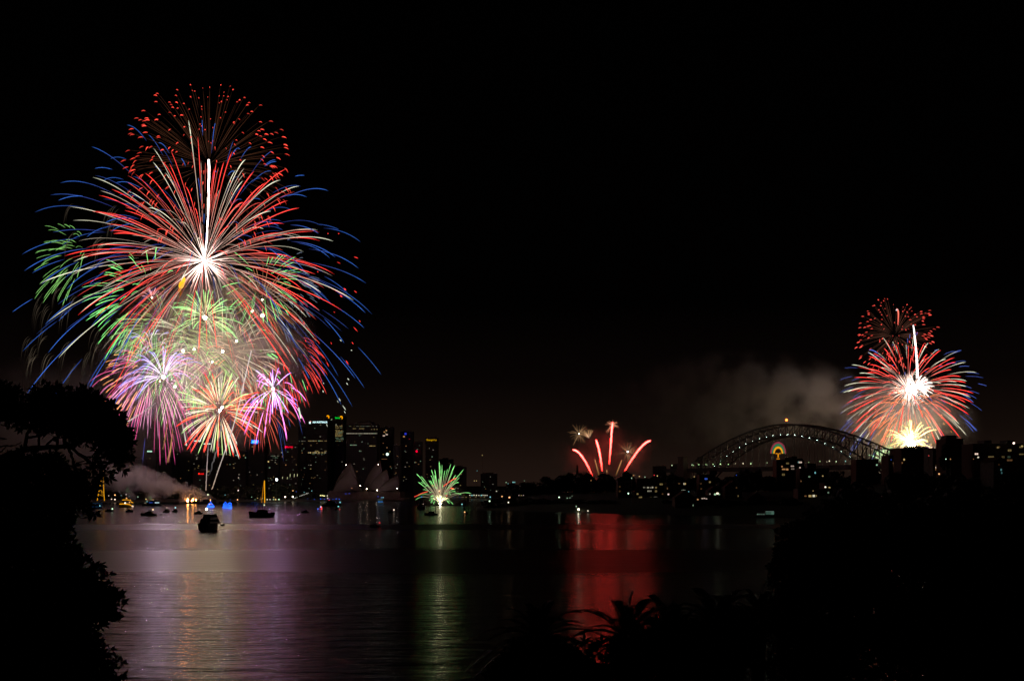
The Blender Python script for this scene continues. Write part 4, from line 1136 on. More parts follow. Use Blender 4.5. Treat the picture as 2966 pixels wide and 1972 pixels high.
# white cruiser and the small craft
boat('motor_cruiser', 'flybridge motor cruiser with a warm lamp, lying broadside in open water', 430, 1494, 45, radians(178), H=1.9, fly=True, lamps_=[(443, 1475, 'y', 1.7, 2.2)])
boat('motor_boat', 'stubby cabin boat with a pinkish masthead lamp', 483, 1484, 16, radians(75), H=1.6, hull=M_DARKHULL, fly=True, lamps_=[(483, 1470, 'k', .7, 1.9)])
boat('motor_boat', 'small round-sterned boat under a cyan lamp', 508, 1483, 12, radians(85), H=1.5, hull=M_DARKHULL, lamps_=[(508, 1469.5, 'c', 1.5, 1.9)])
boat('dinghy', 'tiny empty dinghy between the cruiser and the cabin boats', 467, 1490.5, 10, radians(5), H=.45, cabin=0, hull=M_DARKHULL)
boat('motor_cruiser', 'dark cruiser drifting just behind the large stern-on vessel', 575, 1489, 26, radians(176), H=1.5, hull=M_DARKHULL, fly=True, lamps_=[(578, 1476.5, 'k', .7, 1.3)])
boat('motor_boat', 'small boat close in front of the gold-outlined cruiser', 374, 1483, 21, radians(30), H=1.6, fly=True, hull=M_DARKHULL)
boat('motor_boat', 'low boat with a greenish stern lamp near the fig branches', 316, 1481, 24, radians(6), H=1.2, hull=M_DARKHULL, lamps_=[(325.5, 1473, 'g', 1.5, 2.2)])
r, o, D, s, R = boat('motor_cruiser', 'cruiser outlined with strings of gold lights', 366, 1469.5, 40, radians(180), H=2.4, fly=True)
for pts, w, st in (([(354, 1447.3), (366, 1446.8), (378, 1447.6), (379, 1453), (386, 1455.5)], 1.8, .95), ([(346, 1459), (358, 1458.4), (370, 1459.4), (378, 1461.5), (382, 1465.5), (387, 1466)], 2.2, 1.1), ([(351, 1452), (350.5, 1455)], 1.2, .3), ([(380, 1453.5), (381, 1456)], 1.4, .6)):
    light_line(r, o, D - 2.5, R, pts, w, (1, .40, .01), st)
for px, py, c, st, rp in ((366.5, 1442.5, 'o', .9, 2.3), (362.3, 1456, 'w', 2.0, 2.3), (375, 1454, 'o', 1.5, 1.6), (384, 1465.5, 'k', 1.0, 2.6)):
    MB().ball(R @ (P(px, py, D - 3) - o), rp * s).build('deck_light', emit(WC[c], st, 'NONE'), r)
# yacht with lit rigging
r, o, D, s, R = boat('sailing_yacht', 'sailing yacht with a tall triangle of gold rigging lights', 281, 1472, 34, radians(178), H=2.4, lamps_=[(278, 1465, 'k', 1.6, 2.2), (287.5, 1464.5, 'c', 2.2, 2.4)])
mh = 42
MB().tube([V((-(298 - 281) * s, 0, 2)), V((-(298.5 - 281) * s, 0, mh))], [.2, .1], 6).build('mast', M_STEEL, r)
for pts, w, st in (([(298, 1364.5), (292, 1395), (286, 1425), (281.5, 1449)], 1.9, .85), ([(298.5, 1364.5), (299.8, 1395), (300.8, 1425), (302.5, 1450)], 1.9, .8), ([(287, 1422), (291, 1419), (295, 1421), (298, 1428), (301, 1423)], 1.6, .45), ([(287, 1432), (293, 1434), (299, 1436), (301, 1431)], 1.6, .4), ([(293, 1421), (294.5, 1429), (299, 1434)], 1.4, .4), ([(295.5, 1372), (299, 1373)], 2.0, .6)):
    light_line(r, o, D, R, pts, w, (1, .42, .01), st)
light_line(r, o, D - 3, R, [(266, 1457), (295, 1457), (295, 1467), (266, 1467), (266, 1457)], 1.2, (.02, .12, .3), .22, 'deck_lights')
# ferry with star
r, o, D, s, R = boat('harbour_ferry', 'long dark ferry with a pale strip light, anchored under the green lit tree', 440, 1465, 56, radians(180), H=2.2, B=8, hull=M_DARKHULL, fly=True, lamps_=[(426, 1452, 'c', .5, 1.7), (420, 1456, 'w', .3, 1.4)])
light_line(r, o, D - 5, R, [(448.5, 1455), (461, 1455)], 2.3, (.55, .85, .9), .9)
light_line(r, o, D - 5, R, [(432, 1455), (442, 1455)], 1.4, (.05, .15, .9), .5)
# police launch, nav lights
boat('police_launch', 'police launch flashing red and blue', 927, 1477, 15, radians(15), H=1.2, lamps_=[(921, 1473.5, 'b', 2.6, 2.0), (926, 1474, 'r', 3.6, 2.3), (931, 1473, 'r', 2.6, 2.0), (928, 1468, 'b', 1.6, 1.6), (929.5, 1466.8, 'k', 1.2, 1.8), (932, 1469, 'r', 1.2, 1.5)])
boat('motor_boat', 'small boat showing green and red side lights', 978, 1477, 14, radians(80), H=1.4, hull=M_DARKHULL, lamps_=[(976, 1473, 'c', 1.0, 1.6), (984, 1474, 'r', .9, 1.5), (980, 1466, 'c', .9, 1.8)])
r, o, D, s, R = boat('harbour_ferry', 'dark double-deck ferry passing the opera house podium', 960, 1465, 54, radians(2), H=2.4, B=8, hull=M_DARKHULL, fly=True, lamps_=[(953, 1449, 'r', 1.2, 2.0), (949, 1442, 'k', .8, 1.8), (985, 1454, 'c', .8, 2.0), (962, 1453, 'r', .25, 1.5)])
boat('motor_boat', 'unlit dark boat in open water before the park', 884, 1485, 22, radians(185), H=1.3, hull=M_DARKHULL, fly=True)
boat('launch', 'low open launch with an orange stern lamp', 1132, 1484, 20, radians(180), H=.9, hull=M_DARKHULL, lamps_=[(1141, 1476, 'k', 1.5, 2.1)])
boat('speedboat', 'pale speedboat with a red lamp, moving on the dark wake', 1086, 1527, 28, radians(176), H=1.0, cabin=1, lamps_=[(1099.5, 1513.5, 'r', .8, 2.2)])
r, o, D, s, R = boat('harbour_ferry', 'small ferry with a row of blue lit windows at the opera quay', 1101, 1459, 20, radians(3), H=2.0, B=7, lamps_=[(1110, 1440, 'c', .6, 1.6), (1089, 1460, 'k', .6, 2.0)])
for i in range(4): MB().box(R @ (P(1096 + i * 3.8, 1452.5, D - 4) - o), (1.2, .1, 1.0)).build('window', emit((.05, .28, .8), .9, 'NONE'), r)
light_line(r, o, D - 4, R, [(1094, 1446.5), (1109, 1446.5)], 1.0, (.3, .55, .5), .35)
light_line(r, o, D - 4, R, [(1094, 1456), (1109, 1456)], .8, (.3, .45, .4), .2)
# tug at the fountain
r, o, D, s, R = boat('tugboat', 'black tugboat silhouetted beside the green fountain', 1222, 1474, 24, radians(62), H=3.2, B=6.5, hull=M_DARKHULL, mast=12, lamps_=[(1221, 1438, 'b', .7, 1.8), (1226, 1459, 'k', .5, 1.3)])
MB().box((1, 0, 7.2), (4.5, 4.6, 2.8), taper=.9).build('wheelhouse', M_DARKHULL, r)
MB().tube([V((-3, 0, 4)), V((-3, 0, 8.4))], [.7, .6], 8).build('funnel', M_DARKHULL, r)
# ketch
r, o, D, s, R = boat('ketch', 'two-masted ketch with people aboard, dark against the green reflection', 1249, 1490, 38, radians(180), H=1.1, hull=M_DARKHULL, lamps_=[(1245.5, 1488, 'r', .9, 1.9)])
for x, top in ((1246, 1432), (1261.5, 1445)):
    q = R @ (P(x, 1485, D) - o); h = P(x, top, D).z
    m = MB(); m.tube([V((q.x, 0, .8)), V((q.x, 0, h))], [.34, .2], 6); m.bar((q.x, 0, 2.6), (q.x - 4.2, 0, 2.9), .12)
    m.bar((q.x, 0, h), (q.x + 4, 0, 1.2), .03); m.bar((q.x, 0, h), (q.x - 4, 0, 1.2), .03)
    m.build('mast', M_STEEL, r)


def sailor(px, pyf, D, hm, label, lean=0.0):
    q = P(px, pyf, D)
    k = hm / 1.75
    me = bpy.data.meshes.new('person')
    j = [(0, 0, .95), (0, 0, 1.2), (0, 0, 1.42), (0, .01, 1.52), (0, .01, 1.66), (.1, 0, .88), (.12, .02, .5), (.12, 0, .08), (.13, -.1, .04), (-.1, 0, .88), (-.13, .02, .5), (-.14, 0, .08), (-.15, -.1, .04), (.19, 0, 1.4), (.27, .02, 1.14), (.24, -.16, .95), (-.19, 0, 1.4), (-.27, .02, 1.14), (-.22, -.18, .98)]
    ed = [(0, 1), (1, 2), (2, 3), (3, 4), (0, 5), (5, 6), (6, 7), (7, 8), (0, 9), (9, 10), (10, 11), (11, 12), (2, 13), (13, 14), (14, 15), (2, 16), (16, 17), (17, 18)]
    rad = [.14, .13, .14, .06, .105, .09, .06, .045, .04, .09, .06, .045, .04, .06, .045, .035, .06, .045, .035]
    me.from_pydata([(x * k + lean * z * .1, y * k, z * k) for x, y, z in j], ed, [])
    o = bpy.data.objects.new('person', me)
    COL.objects.link(o)
    o.location = q
    sk = o.modifiers.new('skin', 'SKIN')
    for i, rr_ in enumerate(rad):
        me.skin_vertices[0].data[i].radius = (rr_ * k, rr_ * k)
    me.skin_vertices[0].data[0].use_root = True
    su = o.modifiers.new('sub', 'SUBSURF'); su.levels = 1; su.render_levels = 1
    me.materials.append(M_DARKHULL)
    tag(o, label, 'person', 'people aboard the ketch')


for i, (px, pf) in enumerate(((1235, 1486), (1238.5, 1486), (1252, 1486), (1257, 1486))):
    sailor(px, pf, DW(1490), 1.75, ('dark standing person nearest the bow of the ketch', 'second dark standing person at the bow of the ketch', 'dark person standing between the masts of the ketch', 'dark person standing by the after mast of the ketch')[i], (-.5, .4, .2, -.3)[i])
boat('launch', 'tiny launch with an orange lamp past the ketch', 1350, 1488, 14, radians(182), H=.7, hull=M_DARKHULL, lamps_=[(1346, 1482.5, 'o', 1.5, 2.1)])
boat('marker_buoy', 'small green-lit marker by the fountain smoke', 1338, 1466, 4, 0, H=.8, cabin=0, cat='buoy', group=None, lamps_=[(1338, 1459.8, 'c', .9, 1.8)])


# fire barge
def fire_barge():
    D = DW(1458.5)
    s = D / FPX
    o = P(584, HY, D); o.z = 0
    r = thing('fire_barge', o, 'flat launching barge with open flames and thick smoke', 'barge')
    MB().box((0, 0, 1.3), (90 * s, 12, 3.0)).build('hull', M_DARKHULL, r)
    b = MB(); b.box(((572 - 584) * s, 0, 4.4), (15 * s, 5, 2.6)); b.box(((600 - 584) * s, 0, 4.3), (20 * s, 6, 2.4)); b.box(((619 - 584) * s, 0, 4.4), (16 * s, 5, 2.8))
    b.build('mortar_rack', M_DARKHULL, r)
    w = MB()
    for i in range(24): w.bar(((589 - 584) * s + i * 1.5 * s, -2, 5.4), ((589 - 584) * s + i * 1.5 * s, -2, 6.8 + (i % 3) * .3), .16)
    w.build('mortar_tube', M_DARKHULL, r)
    m = MB(); m.bar(((602.3 - 584) * s, 0, 3), ((602.3 - 584) * s, 0, 13), .18)
    m.build('lamp_pole', M_STEEL, r)
    MB().ball((P(602.3, 1432, D) - o), 1.0).build('lamp_head', emit((.9, 1, .6), 1.6, 'NONE'), r)
    rr = random.Random(2)
    for (px, py, wd, h, st) in ((545.5, 1449, 4.5, 10, 85), (561, 1447, 3.4, 7, 45), (569.5, 1447.5, 3.0, 6, 40), (557, 1450, 2.4, 5, 30), (611, 1448, 1.6, 6, 6)):
        q = P(px, py + h * .35, D) - o
        f = MB()
        n = 7
        f.tube([V((q.x + rr.uniform(-.2, .2) * wd * s * (i / n), q.y - 3, q.z + h * s * i / n)) for i in range(n + 1)], [wd * s * .5 * v for v in (.55, .95, 1, .85, .62, .4, .2, .03)], 7)
        f.build('flame', emit((1.0, .36, .075), st), r)


fire_barge()

# ------------------------------------------------------------------ fireworks
def stops_at(st, t):
    if t <= st[0][0]: return st[0][1]
    for (a, ca), (b, cb) in zip(st, st[1:]):
        if t <= b:
            k = (t - a) / (b - a)
            return tuple(x + (y - x) * k for x, y in zip(ca, cb))
    return st[-1][1]


def dir_in(rr, cone):
    while True:
        d = V((rr.gauss(0, 1), rr.gauss(0, 1), rr.gauss(0, 1)))
        if d.length < 1e-3: continue
        d.normalize()
        if cone is None: return d
        ax, deg = cone
        if d.angle(V(ax)) <= radians(deg): return d


def mul(c, k): return tuple(x * k for x in c)


def ease(t, k): return (1 - exp(-k * t)) / (1 - exp(-k))


CORE = 1.9


def burst(label, px, py, D, sets, core=None, seed=1, group='bursts above the fire barge', name='firework_burst'):
    s = D / FPX
    o = P(px, py, D)
    root = thing(name, o, label, 'firework', group)
    rr = random.Random(seed)
    for st in sets:
        for i in range(st['n']):
            if st.get('strat'):
                th = math.acos(1 - (1 - cos(radians(st['strat']))) * (i + .5) / st['n'])
                ph = 2.399963 * i + rr.uniform(-.25, .25) + seed
                th = min(pi, max(0, th + rr.uniform(-.08, .08)))
                d = V((sin(th) * cos(ph), sin(th) * sin(ph), cos(th)))
            else:
                d = dir_in(rr, st.get('cone'))
            R = st['R'] * rr.uniform(*st.get('Rv', (.9, 1.05)))
            k = st.get('k', 1.3)
            drop = st.get('drop', 60) * rr.uniform(.85, 1.15)
            t0 = rr.uniform(*st['t0']); t1 = rr.uniform(*st['t1'])
            n = st.get('seg', 14)
            w = st['w'] * (1.0 if D < 1300 else .66) * s / 2 * rr.uniform(.7, 1.25)
            b = rr.uniform(*st.get('bv', (.65, 1.35))) * (1.0 if D < 1300 else 1.12)
            pts, rad, cols = [], [], []
            for j in range(n + 1):
                u = j / n
                t = t0 + (t1 - t0) * u
                p = d * (R * ease(t, k)) + V((0, 0, -drop * t * t))
                pts.append(p * s)
                taper = min(1.0, .25 + 9 * (1 - u)) * min(1.0, .35 + 5 * u) if st.get('taper', 1) else 1
                rad.append(w * taper * (st.get('w0', .36) + (1 - st.get('w0', .36)) * min(1, max(0, (t - .12) / .4))))
                cols.append(mul(stops_at(st['c'], t), b * (1 + .22 * rr.uniform(-1, 1)) * min(1, .3 + 4.5 * (1 - u)) * min(1, .4 + 4 * u)))
            MB().tube(pts, rad, 3, cols, cap=False).build(st['part'], TRAIL, root)
            if st.get('dot'):
                dt = st['dot']
                p0 = V(pts[-1])
                v = (V((d.x, d.y, d.z * .55)) * dt['len']) * s
                q = [p0 + v * u - V((0, 0, dt['fall'] * u * u)) * s for u in (0, .33, .66, 1)]
                ww = dt['w'] * .68 * s / 2 * rr.uniform(.6, 1.3)
                MB().tube(q, [ww * .5, ww, ww, ww * .4], 4, [mul(dt['c'], k_ * v_) for k_ in (rr.uniform(.35, 1.15),) for v_ in (.5, .9, .9, .35)]).build(dt['part'], TRAIL, root)
    if core:
        for (dx, dy, rp, col, stt) in core:
            MB().ball(V((dx * s, 0, -dy * s)), rp * s * .72, 10, 8).build('burst_core', emit(col, stt * CORE * 1.9), root)
    return root


def line_thing(label, pts, D, w, cols, name='comet_trail', cat='firework', group=None, wob=0.0, seed=0, part='spark_trail', strands=1):
    s = D / FPX
    o = P(*pts[0], D)
    root = thing(name, o, label, cat, group)
    rr = random.Random(seed)
    # resample
    for q in range(strands):
        P_, C_, R_ = [], [], []
        n = 22
        for i in range(n + 1):
            u = i / n * (len(pts) - 1)
            a = min(int(u), len(pts) - 2); f = u - a
            p0, p1, p2, p3 = pts[max(a - 1, 0)], pts[a], pts[a + 1], pts[min(a + 2, len(pts) - 1)]
            def cr(c): return .5 * ((2 * p1[c]) + (-p0[c] + p2[c]) * f + (2 * p0[c] - 5 * p1[c] + 4 * p2[c] - p3[c]) * f * f + (-p0[c] + 3 * p1[c] - 3 * p2[c] + p3[c]) * f ** 3)
            P_.append(P(cr(0) + rr.gauss(0, wob), cr(1) + rr.gauss(0, wob * .5), D + q * 1.0) - o)
            v = i / n
            R_.append((w(v) if callable(w) else w) * s / 2 / (strands ** .5))
            C_.append(stops_at(cols, v))
        MB().tube(P_, R_, 6, C_).build(part, TRAIL, root)
    return root


WHT = (3.0, 2.4, 2.0)
RED = [(0, (2.4, 1.8, 1.5)), (.16, (1.0, .5, .4)), (.30, (.8, .2, .15)), (.45, (1.3, .10, .08)), (.85, (2.0, .085, .07)), (1, (1.3, .04, .04))]
WGR = [(0, (2.4, 1.9, 1.6)), (.2, (.7, .45, .35)), (.45, (.45, .36, .28)), (.75, (1.0, .95, .7)), (1, (1.4, 1.5, 1.1))]
BLU = [(0, (.15, .06, .2)), (.45, (.05, .035, .16)), (.65, (.04, .08, .36)), (.85, (.04, .15, .66)), (1, (.045, .15, .6))]
GRN = [(0, (1.2, 1.0, .7)), (.35, (.28, .5, .18)), (.6, (.3, 1.0, .26)), (1, (.30, 1.15, .30))]
D0 = 1434.0

# the great red, white and blue peony
burst('largest burst, a huge red, white and blue peony around a white-hot heart', 592, 756, D0, [
    dict(part='red_trail', n=90, R=420, drop=74, t0=(.03, .12), t1=(.74, 1.0), w=3.0, c=RED, k=1.1, seg=16, strat=140, Rv=(.82, 1.04)),
    dict(part='white_trail', n=50, R=445, drop=78, t0=(.04, .2), t1=(.85, 1.0), w=2.9, c=WGR, k=1.1, seg=16, strat=132, Rv=(.8, 1.05)),
    dict(part='blue_trail', n=97, R=515, drop=128, t0=(.45, .8), t1=(.9, 1.06), w=2.2, c=BLU, k=1.1, seg=12, strat=128),
    dict(part='fine_red_trail', n=96, R=395, drop=80, t0=(.1, .5), t1=(.7, 1.0), w=1.9, c=[(0, (.8, .4, .3)), (.3, (.5, .12, .09)), (1, (1.1, .07, .06))], k=1.1, seg=12, strat=150, Rv=(.7, 1.05)),
    dict(part='fine_pink_trail', n=60, R=400, drop=84, t0=(.1, .4), t1=(.6, 1.0), w=1.7, c=[(0, (.8, .5, .4)), (.4, (.4, .26, .2)), (1, (.8, .7, .55))], k=1.1, seg=12, strat=150, Rv=(.6, 1.05)),
    dict(part='inner_blue_trail', n=90, R=480, drop=115, t0=(.35, .6), t1=(.75, 1.0), w=1.7, c=[(0, (.06, .04, .2)), (.6, (.04, .06, .3)), (1, (.04, .12, .5))], k=1.1, seg=10, strat=135, Rv=(.7, 1.05)),
    dict(part='core_ray', n=98, R=112, drop=3, t0=(0, .05), t1=(.5, 1.0), w=2.0, c=[(0, (6, 4.6, 4.0)), (.5, (1.6, .95, .8)), (1, (.6, .18, .15))], seg=6, w0=.8, bv=(.4, 1.3)),
], core=[(0, 0, 6.5, (1, .92, .85), 50), (-4, -8, 5, (1, .9, .82), 40), (-9, 29, 4.5, (1, .85, .6), 5)], seed=11)
# red crossette dome
burst('dome of short red dashes on faint rust-coloured rays above the great peony', 606, 478, D0 + 10, [
    dict(part='rust_ray', n=98, R=225, drop=8, t0=(.05, .2), t1=(.97, 1.0), w=1.7, c=[(0, (.12, .05, .03)), (.5, (.05, .018, .008)), (1, (.025, .009, .005))], k=1.4, seg=8, Rv=(.8, 1.05), strat=105, dot=dict(part='red_dash', len=15, fall=7, w=3.1, c=(2.2, .14, .09))),
    dict(part='upper_rust_ray', n=60, R=228, drop=8, t0=(.3, .6), t1=(.97, 1.0), w=1.3, c=[(0, (.05, .02, .01)), (1, (.02, .008, .005))], k=1.4, seg=6, Rv=(.86, 1.04), cone=((0, 0, 1), 85), dot=dict(part='upper_red_dash', len=13, fall=7, w=3.3, c=(2.2, .15, .10))),
    dict(part='lower_rust_ray', n=90, R=240, drop=25, t0=(.5, .7), t1=(.97, 1.0), w=1.8, c=[(0, (.05, .02, .01)), (1, (.03, .01, .006))], k=1.4, seg=5, cone=((0, 0, -1), 95), Rv=(.75, 1.05), dot=dict(part='falling_red_dash', len=11, fall=13, w=3.2, c=(1.9, .13, .08))),
], seed=21)
line_thing('thick white comet rising straight up from the heart of the great peony', [(590, 748), (599, 690), (603, 610), (605, 540), (605, 463)], D0 - 6, lambda v: 3.8 + 3.0 * max(0, v - .3) * (1 if v < .97 else .4), [(0, (9, 7.5, 6.8)), (.5, (7, 5.6, 5.0)), (1, (8, 6.6, 6.2))], seed=3, wob=.5)
# willow of falling embers far left
def willow():
    s = D0 / FPX
    o = P(200, 800, D0 + 30)
    root = thing('willow_shell', o, 'faint grey-brown willow of falling embers beyond the green plume', 'firework', 'bursts above the fire barge')
    rr = random.Random(33)
    for i in range(24):
        a = rr.random()
        if a < .5: px, py = rr.uniform(64, 200), rr.uniform(820, 1030)
        elif a < .8: px, py = rr.uniform(190, 330), rr.uniform(560, 740)
        else: px, py = rr.uniform(150, 300), rr.uniform(930, 1080)
        ln = rr.uniform(60, 130)
        lean = rr.uniform(.06, .22)
        b0 = rr.uniform(.3, 1.0)
        for q in range(4):
            hx, hy = rr.uniform(10, 24), rr.uniform(-4, 6)
            x0, y0 = px + rr.uniform(-9, 9), py + rr.uniform(-10, 14)
            l2 = ln * rr.uniform(.6, 1.1)
            pts = []
            for k in range(9):
                u = k / 8
                pts.append(P(x0 + hx * (1 - u) ** 2.2 - l2 * lean * u * (1.2 - .4 * u), y0 + l2 * (u ** 1.5) - 5 * (1 - u) * u * 4 * .4 + hy * (1 - u), D0 + 30) - o)
            b = b0 * rr.uniform(.4, 1.0)
            cols = [mul((.15, .115, .08), b * v) for v in (.25, .7, 1, .9, .7, .5, .32, .16, .05)]
            MB().tube(pts, [v * .62 * s for v in (.5, .9, 1, 1, .9, .8, .7, .6, .4)], 3, cols, cap=False).build('ember_trail', TRAIL, root)


willow()
burst('green plume with hooked tips curling at the far side of the willow', 262, 745, D0 + 14, [dict(part='green_trail', n=50, R=170, drop=52, t0=(.35, .6), t1=(.85, 1.0), w=2.2, c=[(0, (.3, .4, .12)), (.6, (.2, .5, .12)), (1, (.24, .62, .15))], cone=((-1, 0, .25), 58), k=1.0)], seed=41)
burst('wide green burst around a small pink star', 440, 862, D0 + 5, [dict(part='green_trail', n=64, R=190, drop=40, t0=(.4, .65), t1=(.9, 1.0), w=2.8, c=GRN, cone=((-1, 0, .15), 92), k=1.1), dict(part='pink_trail', n=26, R=36, drop=3, t0=(.05, .2), t1=(.8, 1), w=1.8, c=[(0, (1.3, .6, .5)), (1, (.7, .25, .45))], cone=((-.3, 0, 1), 80), seg=5)], core=[(0, 0, 3.2, (1, .6, .4), 5)], seed=42)
burst('green and slate-blue burst with curled ends beside the blue outer trails', 762, 815, D0 + 8, [dict(part='green_trail', n=50, R=125, drop=18, t0=(.3, .6), t1=(.85, 1), w=2.5, c=GRN, k=1.0), dict(part='slate_trail', n=46, R=175, drop=28, t0=(.6, .8), t1=(.9, 1), w=2.2, c=[(0, (.08, .1, .16)), (1, (.2, .24, .32))], cone=((1, 0, .1), 70), seg=6), dict(part='red_spark', n=20, R=300, drop=60, t0=(.9, .96), t1=(.98, 1.0), w=4, c=[(0, (1.5, .06, .05))], cone=((1, 0, -.3), 60), seg=3)], seed=43)
burst('orange-brown thin-rayed burst below the curled green one', 760, 868, D0 + 3, [dict(part='orange_trail', n=60, R=118, drop=14, t0=(.08, .25), t1=(.8, 1), w=1.9, c=[(0, (.9, .5, .3)), (.5, (.5, .22, .10)), (1, (.5, .18, .08))], seg=7)], core=[(0, 0, 3, (1, .65, .4), 5)], seed=44)
burst('green palm springing from a bright yellow-white star', 594, 920, D0 - 2, [dict(part='green_trail', n=60, R=112, drop=26, t0=(.05, .3), t1=(.85, 1), w=2.7, c=[(0, (3, 2.6, 1.6)), (.3, (1.2, 1.6, .6)), (.6, (.55, 1.3, .4)), (1, (.4, 1.3, .42))], cone=((0, 0, 1), 110), k=1.0)], core=[(0, 0, 7.5, (1, .86, .5), 60)], seed=45)
burst('pale green-white lattice of fine rays in the middle of the cluster', 645, 1018, D0, [dict(part='pale_trail', n=98, R=165, drop=22, t0=(.1, .3), t1=(.85, 1), w=1.9, c=[(0, (1.1, .9, .62)), (.5, (.75, .66, .46)), (1, (.7, .8, .42))], seg=8), dict(part='green_tip', n=60, R=170, drop=40, t0=(.72, .85), t1=(.95, 1.05), w=2.6, c=[(0, (.3, .9, .2)), (1, (.36, 1.0, .3))], seg=5)], core=[(0, 0, 3.5, (1, .8, .55), 50), (-30, 30, 2.2, (1, .8, .6), 40), (40, -30, 2.2, (1, .8, .6), 40)], seed=46)
burst('tangle of fine cream rays between the green palm and the lowest peony', 560, 985, D0 + 1, [dict(part='cream_ray', n=98, R=150, drop=34, t0=(.1, .4), t1=(.8, 1), w=1.8, c=[(0, (1.2, .9, .6)), (.5, (.8, .7, .5)), (1, (.8, .8, .5))], seg=8), dict(part='green_tip', n=50, R=165, drop=50, t0=(.75, .85), t1=(.95, 1.05), w=2.4, c=[(0, (.3, .9, .2)), (1, (.36, 1.0, .3))], seg=5)], seed=146)
burst('loose cream and salmon rays on the city side of the tangle', 705, 1040, D0 - 3, [dict(part='cream_ray', n=70, R=125, drop=34, t0=(.2, .5), t1=(.8, 1), w=1.8, c=[(0, (1.0, .7, .5)), (.5, (.8, .55, .4)), (1, (.7, .5, .4))], seg=8), dict(part='salmon_ray', n=40, R=140, drop=44, t0=(.3, .6), t1=(.85, 1), w=1.9, c=[(0, (1.2, .5, .3)), (1, (1.2, .3, .2))], seg=8)], seed=147)
burst('pink-violet haze of fine rays around the violet-white palm', 445, 1075, D0 - 2, [dict(part='pink_ray', n=96, R=150, drop=60, t0=(.2, .5), t1=(.8, 1), w=1.8, c=[(0, (1.8, .9, 1.1)), (.5, (1.4, .55, .9)), (1, (1.1, .4, .75))], seg=8)], seed=148)
burst('yellow-green spray of hooked trails left of the pale lattice, over the violet palm', 478, 960, D0 + 6, [dict(part='olive_trail', n=97, R=150, drop=45, t0=(.25, .5), t1=(.88, 1), w=2.2, c=[(0, (.6, .42, .24)), (.55, (.4, .5, .16)), (1, (.42, .85, .24))], cone=((0, 0, 1), 115), k=1.0, seg=9)], seed=47)
burst('yellow-green rain falling between the violet palm and the striped peony', 545, 1040, D0 + 4, [dict(part='olive_trail', n=96, R=150, drop=90, t0=(.3, .6), t1=(.88, 1), w=2.2, c=[(0, (.6, .5, .3)), (.55, (.5, .55, .2)), (1, (.42, .9, .25))], k=.9, seg=9)], core=[(-15, -24, 3, (.62, 1, .28), 110), (17, -28, 3, (1, .5, .3), 70)], seed=48)
burst('violet-white palm with arching arms on the fig tree side', 473, 1092, D0 - 8, [dict(part='violet_trail', n=34, R=140, drop=62, t0=(.02, .1), t1=(.8, 1), w=3.6, c=[(0, (4, 3.2, 4)), (.3, (1.3, .95, 1.7)), (.7, (.6, .5, 1.5)), (1, (.4, .4, 1.4))], cone=((-.5, 0, 1), 80), k=.9)], core=[(0, 0, 5, (.9, .6, .9), 400), (-10, 12, 2.6, (1, .5, .2), 8), (34, 28, 3, (1, .8, .6), 40)], seed=49)
burst('second violet spray arching above the violet-white palm', 440, 1000, D0 - 8, [dict(part='violet_trail', n=14, R=90, drop=38, t0=(.1, .3), t1=(.85, 1), w=3.0, c=[(0, (1.2, .7, .5)), (.5, (.9, .7, 1.2)), (1, (.45, .5, 1.4))], cone=((-.2, 0, 1), 75), k=.9)], seed=50)
burst('magenta and orange chrysanthemum drooping over the smoke', 455, 1082, D0 + 2, [dict(part='magenta_trail', n=98, R=190, drop=85, t0=(.3, .6), t1=(.88, 1), w=2.0, c=[(0, (1.0, .42, .4)), (.5, (.95, .14, .34)), (1, (.8, .07, .3))], k=1.0, seg=9), dict(part='orange_tip', n=40, R=160, drop=40, t0=(.45, .7), t1=(.9, 1), w=2.8, c=[(0, (1.3, .8, .4)), (1, (1.5, .55, .15))], cone=((-1, 0, .35), 70), seg=7), dict(part='blue_streak', n=9, R=200, drop=110, t0=(.65, .8), t1=(.92, 1), w=1.6, c=[(0, (.04, .03, .15)), (1, (.05, .06, .26))], cone=((0, 0, -1), 90), seg=6)], seed=51)
# striped low peony
burst('lowest peony of clean red, cream and green spokes', 636, 1189, D0 - 10, [
    dict(part='red_spoke', n=52, R=132, drop=22, t0=(.1, .25), t1=(.85, 1), w=4.4, c=[(0, (2.5, 1.4, .8)), (.3, (2.2, .5, .25)), (.6, (2.2, .16, .09)), (1, (2.0, .08, .07))], seg=9),
    dict(part='cream_spoke', n=42, R=128, drop=20, t0=(.1, .25), t1=(.8, 1), w=4.2, c=[(0, (2.5, 1.9, 1.2)), (.4, (1.2, 1.0, .75)), (1, (1.1, 1.05, .85))], seg=9),
    dict(part='green_spoke', n=24, R=135, drop=22, t0=(.15, .3), t1=(.85, 1), w=3.8, c=[(0, (2, 1.6, .8)), (.4, (1.0, 1.1, .45)), (1, (.45, 1.0, .3))], seg=9)], core=[(0, 0, 4.6, (1, .82, .55), 70), (7, -9, 4, (1, .88, .72), 40)], seed=52)
burst('violet and pink palm with long drooping arms facing the city', 791, 1126, D0 - 9, [dict(part='pink_trail', n=24, R=112, drop=75, t0=(.25, .45), t1=(.88, 1), w=3.4, c=[(0, (3, 1.3, 2.4)), (.5, (2.4, .6, 1.9)), (1, (1.9, .35, 1.2))], k=.8), dict(part='violet_trail', n=20, R=90, drop=16, t0=(.02, .1), t1=(.75, 1), w=3.2, c=[(0, (7, 5, 8)), (.4, (2.2, 1.2, 3.6)), (1, (.5, .45, 2.6))], k=1.0)], core=[(0, 0, 4.4, (.76, .40, .95), 230)], seed=53)
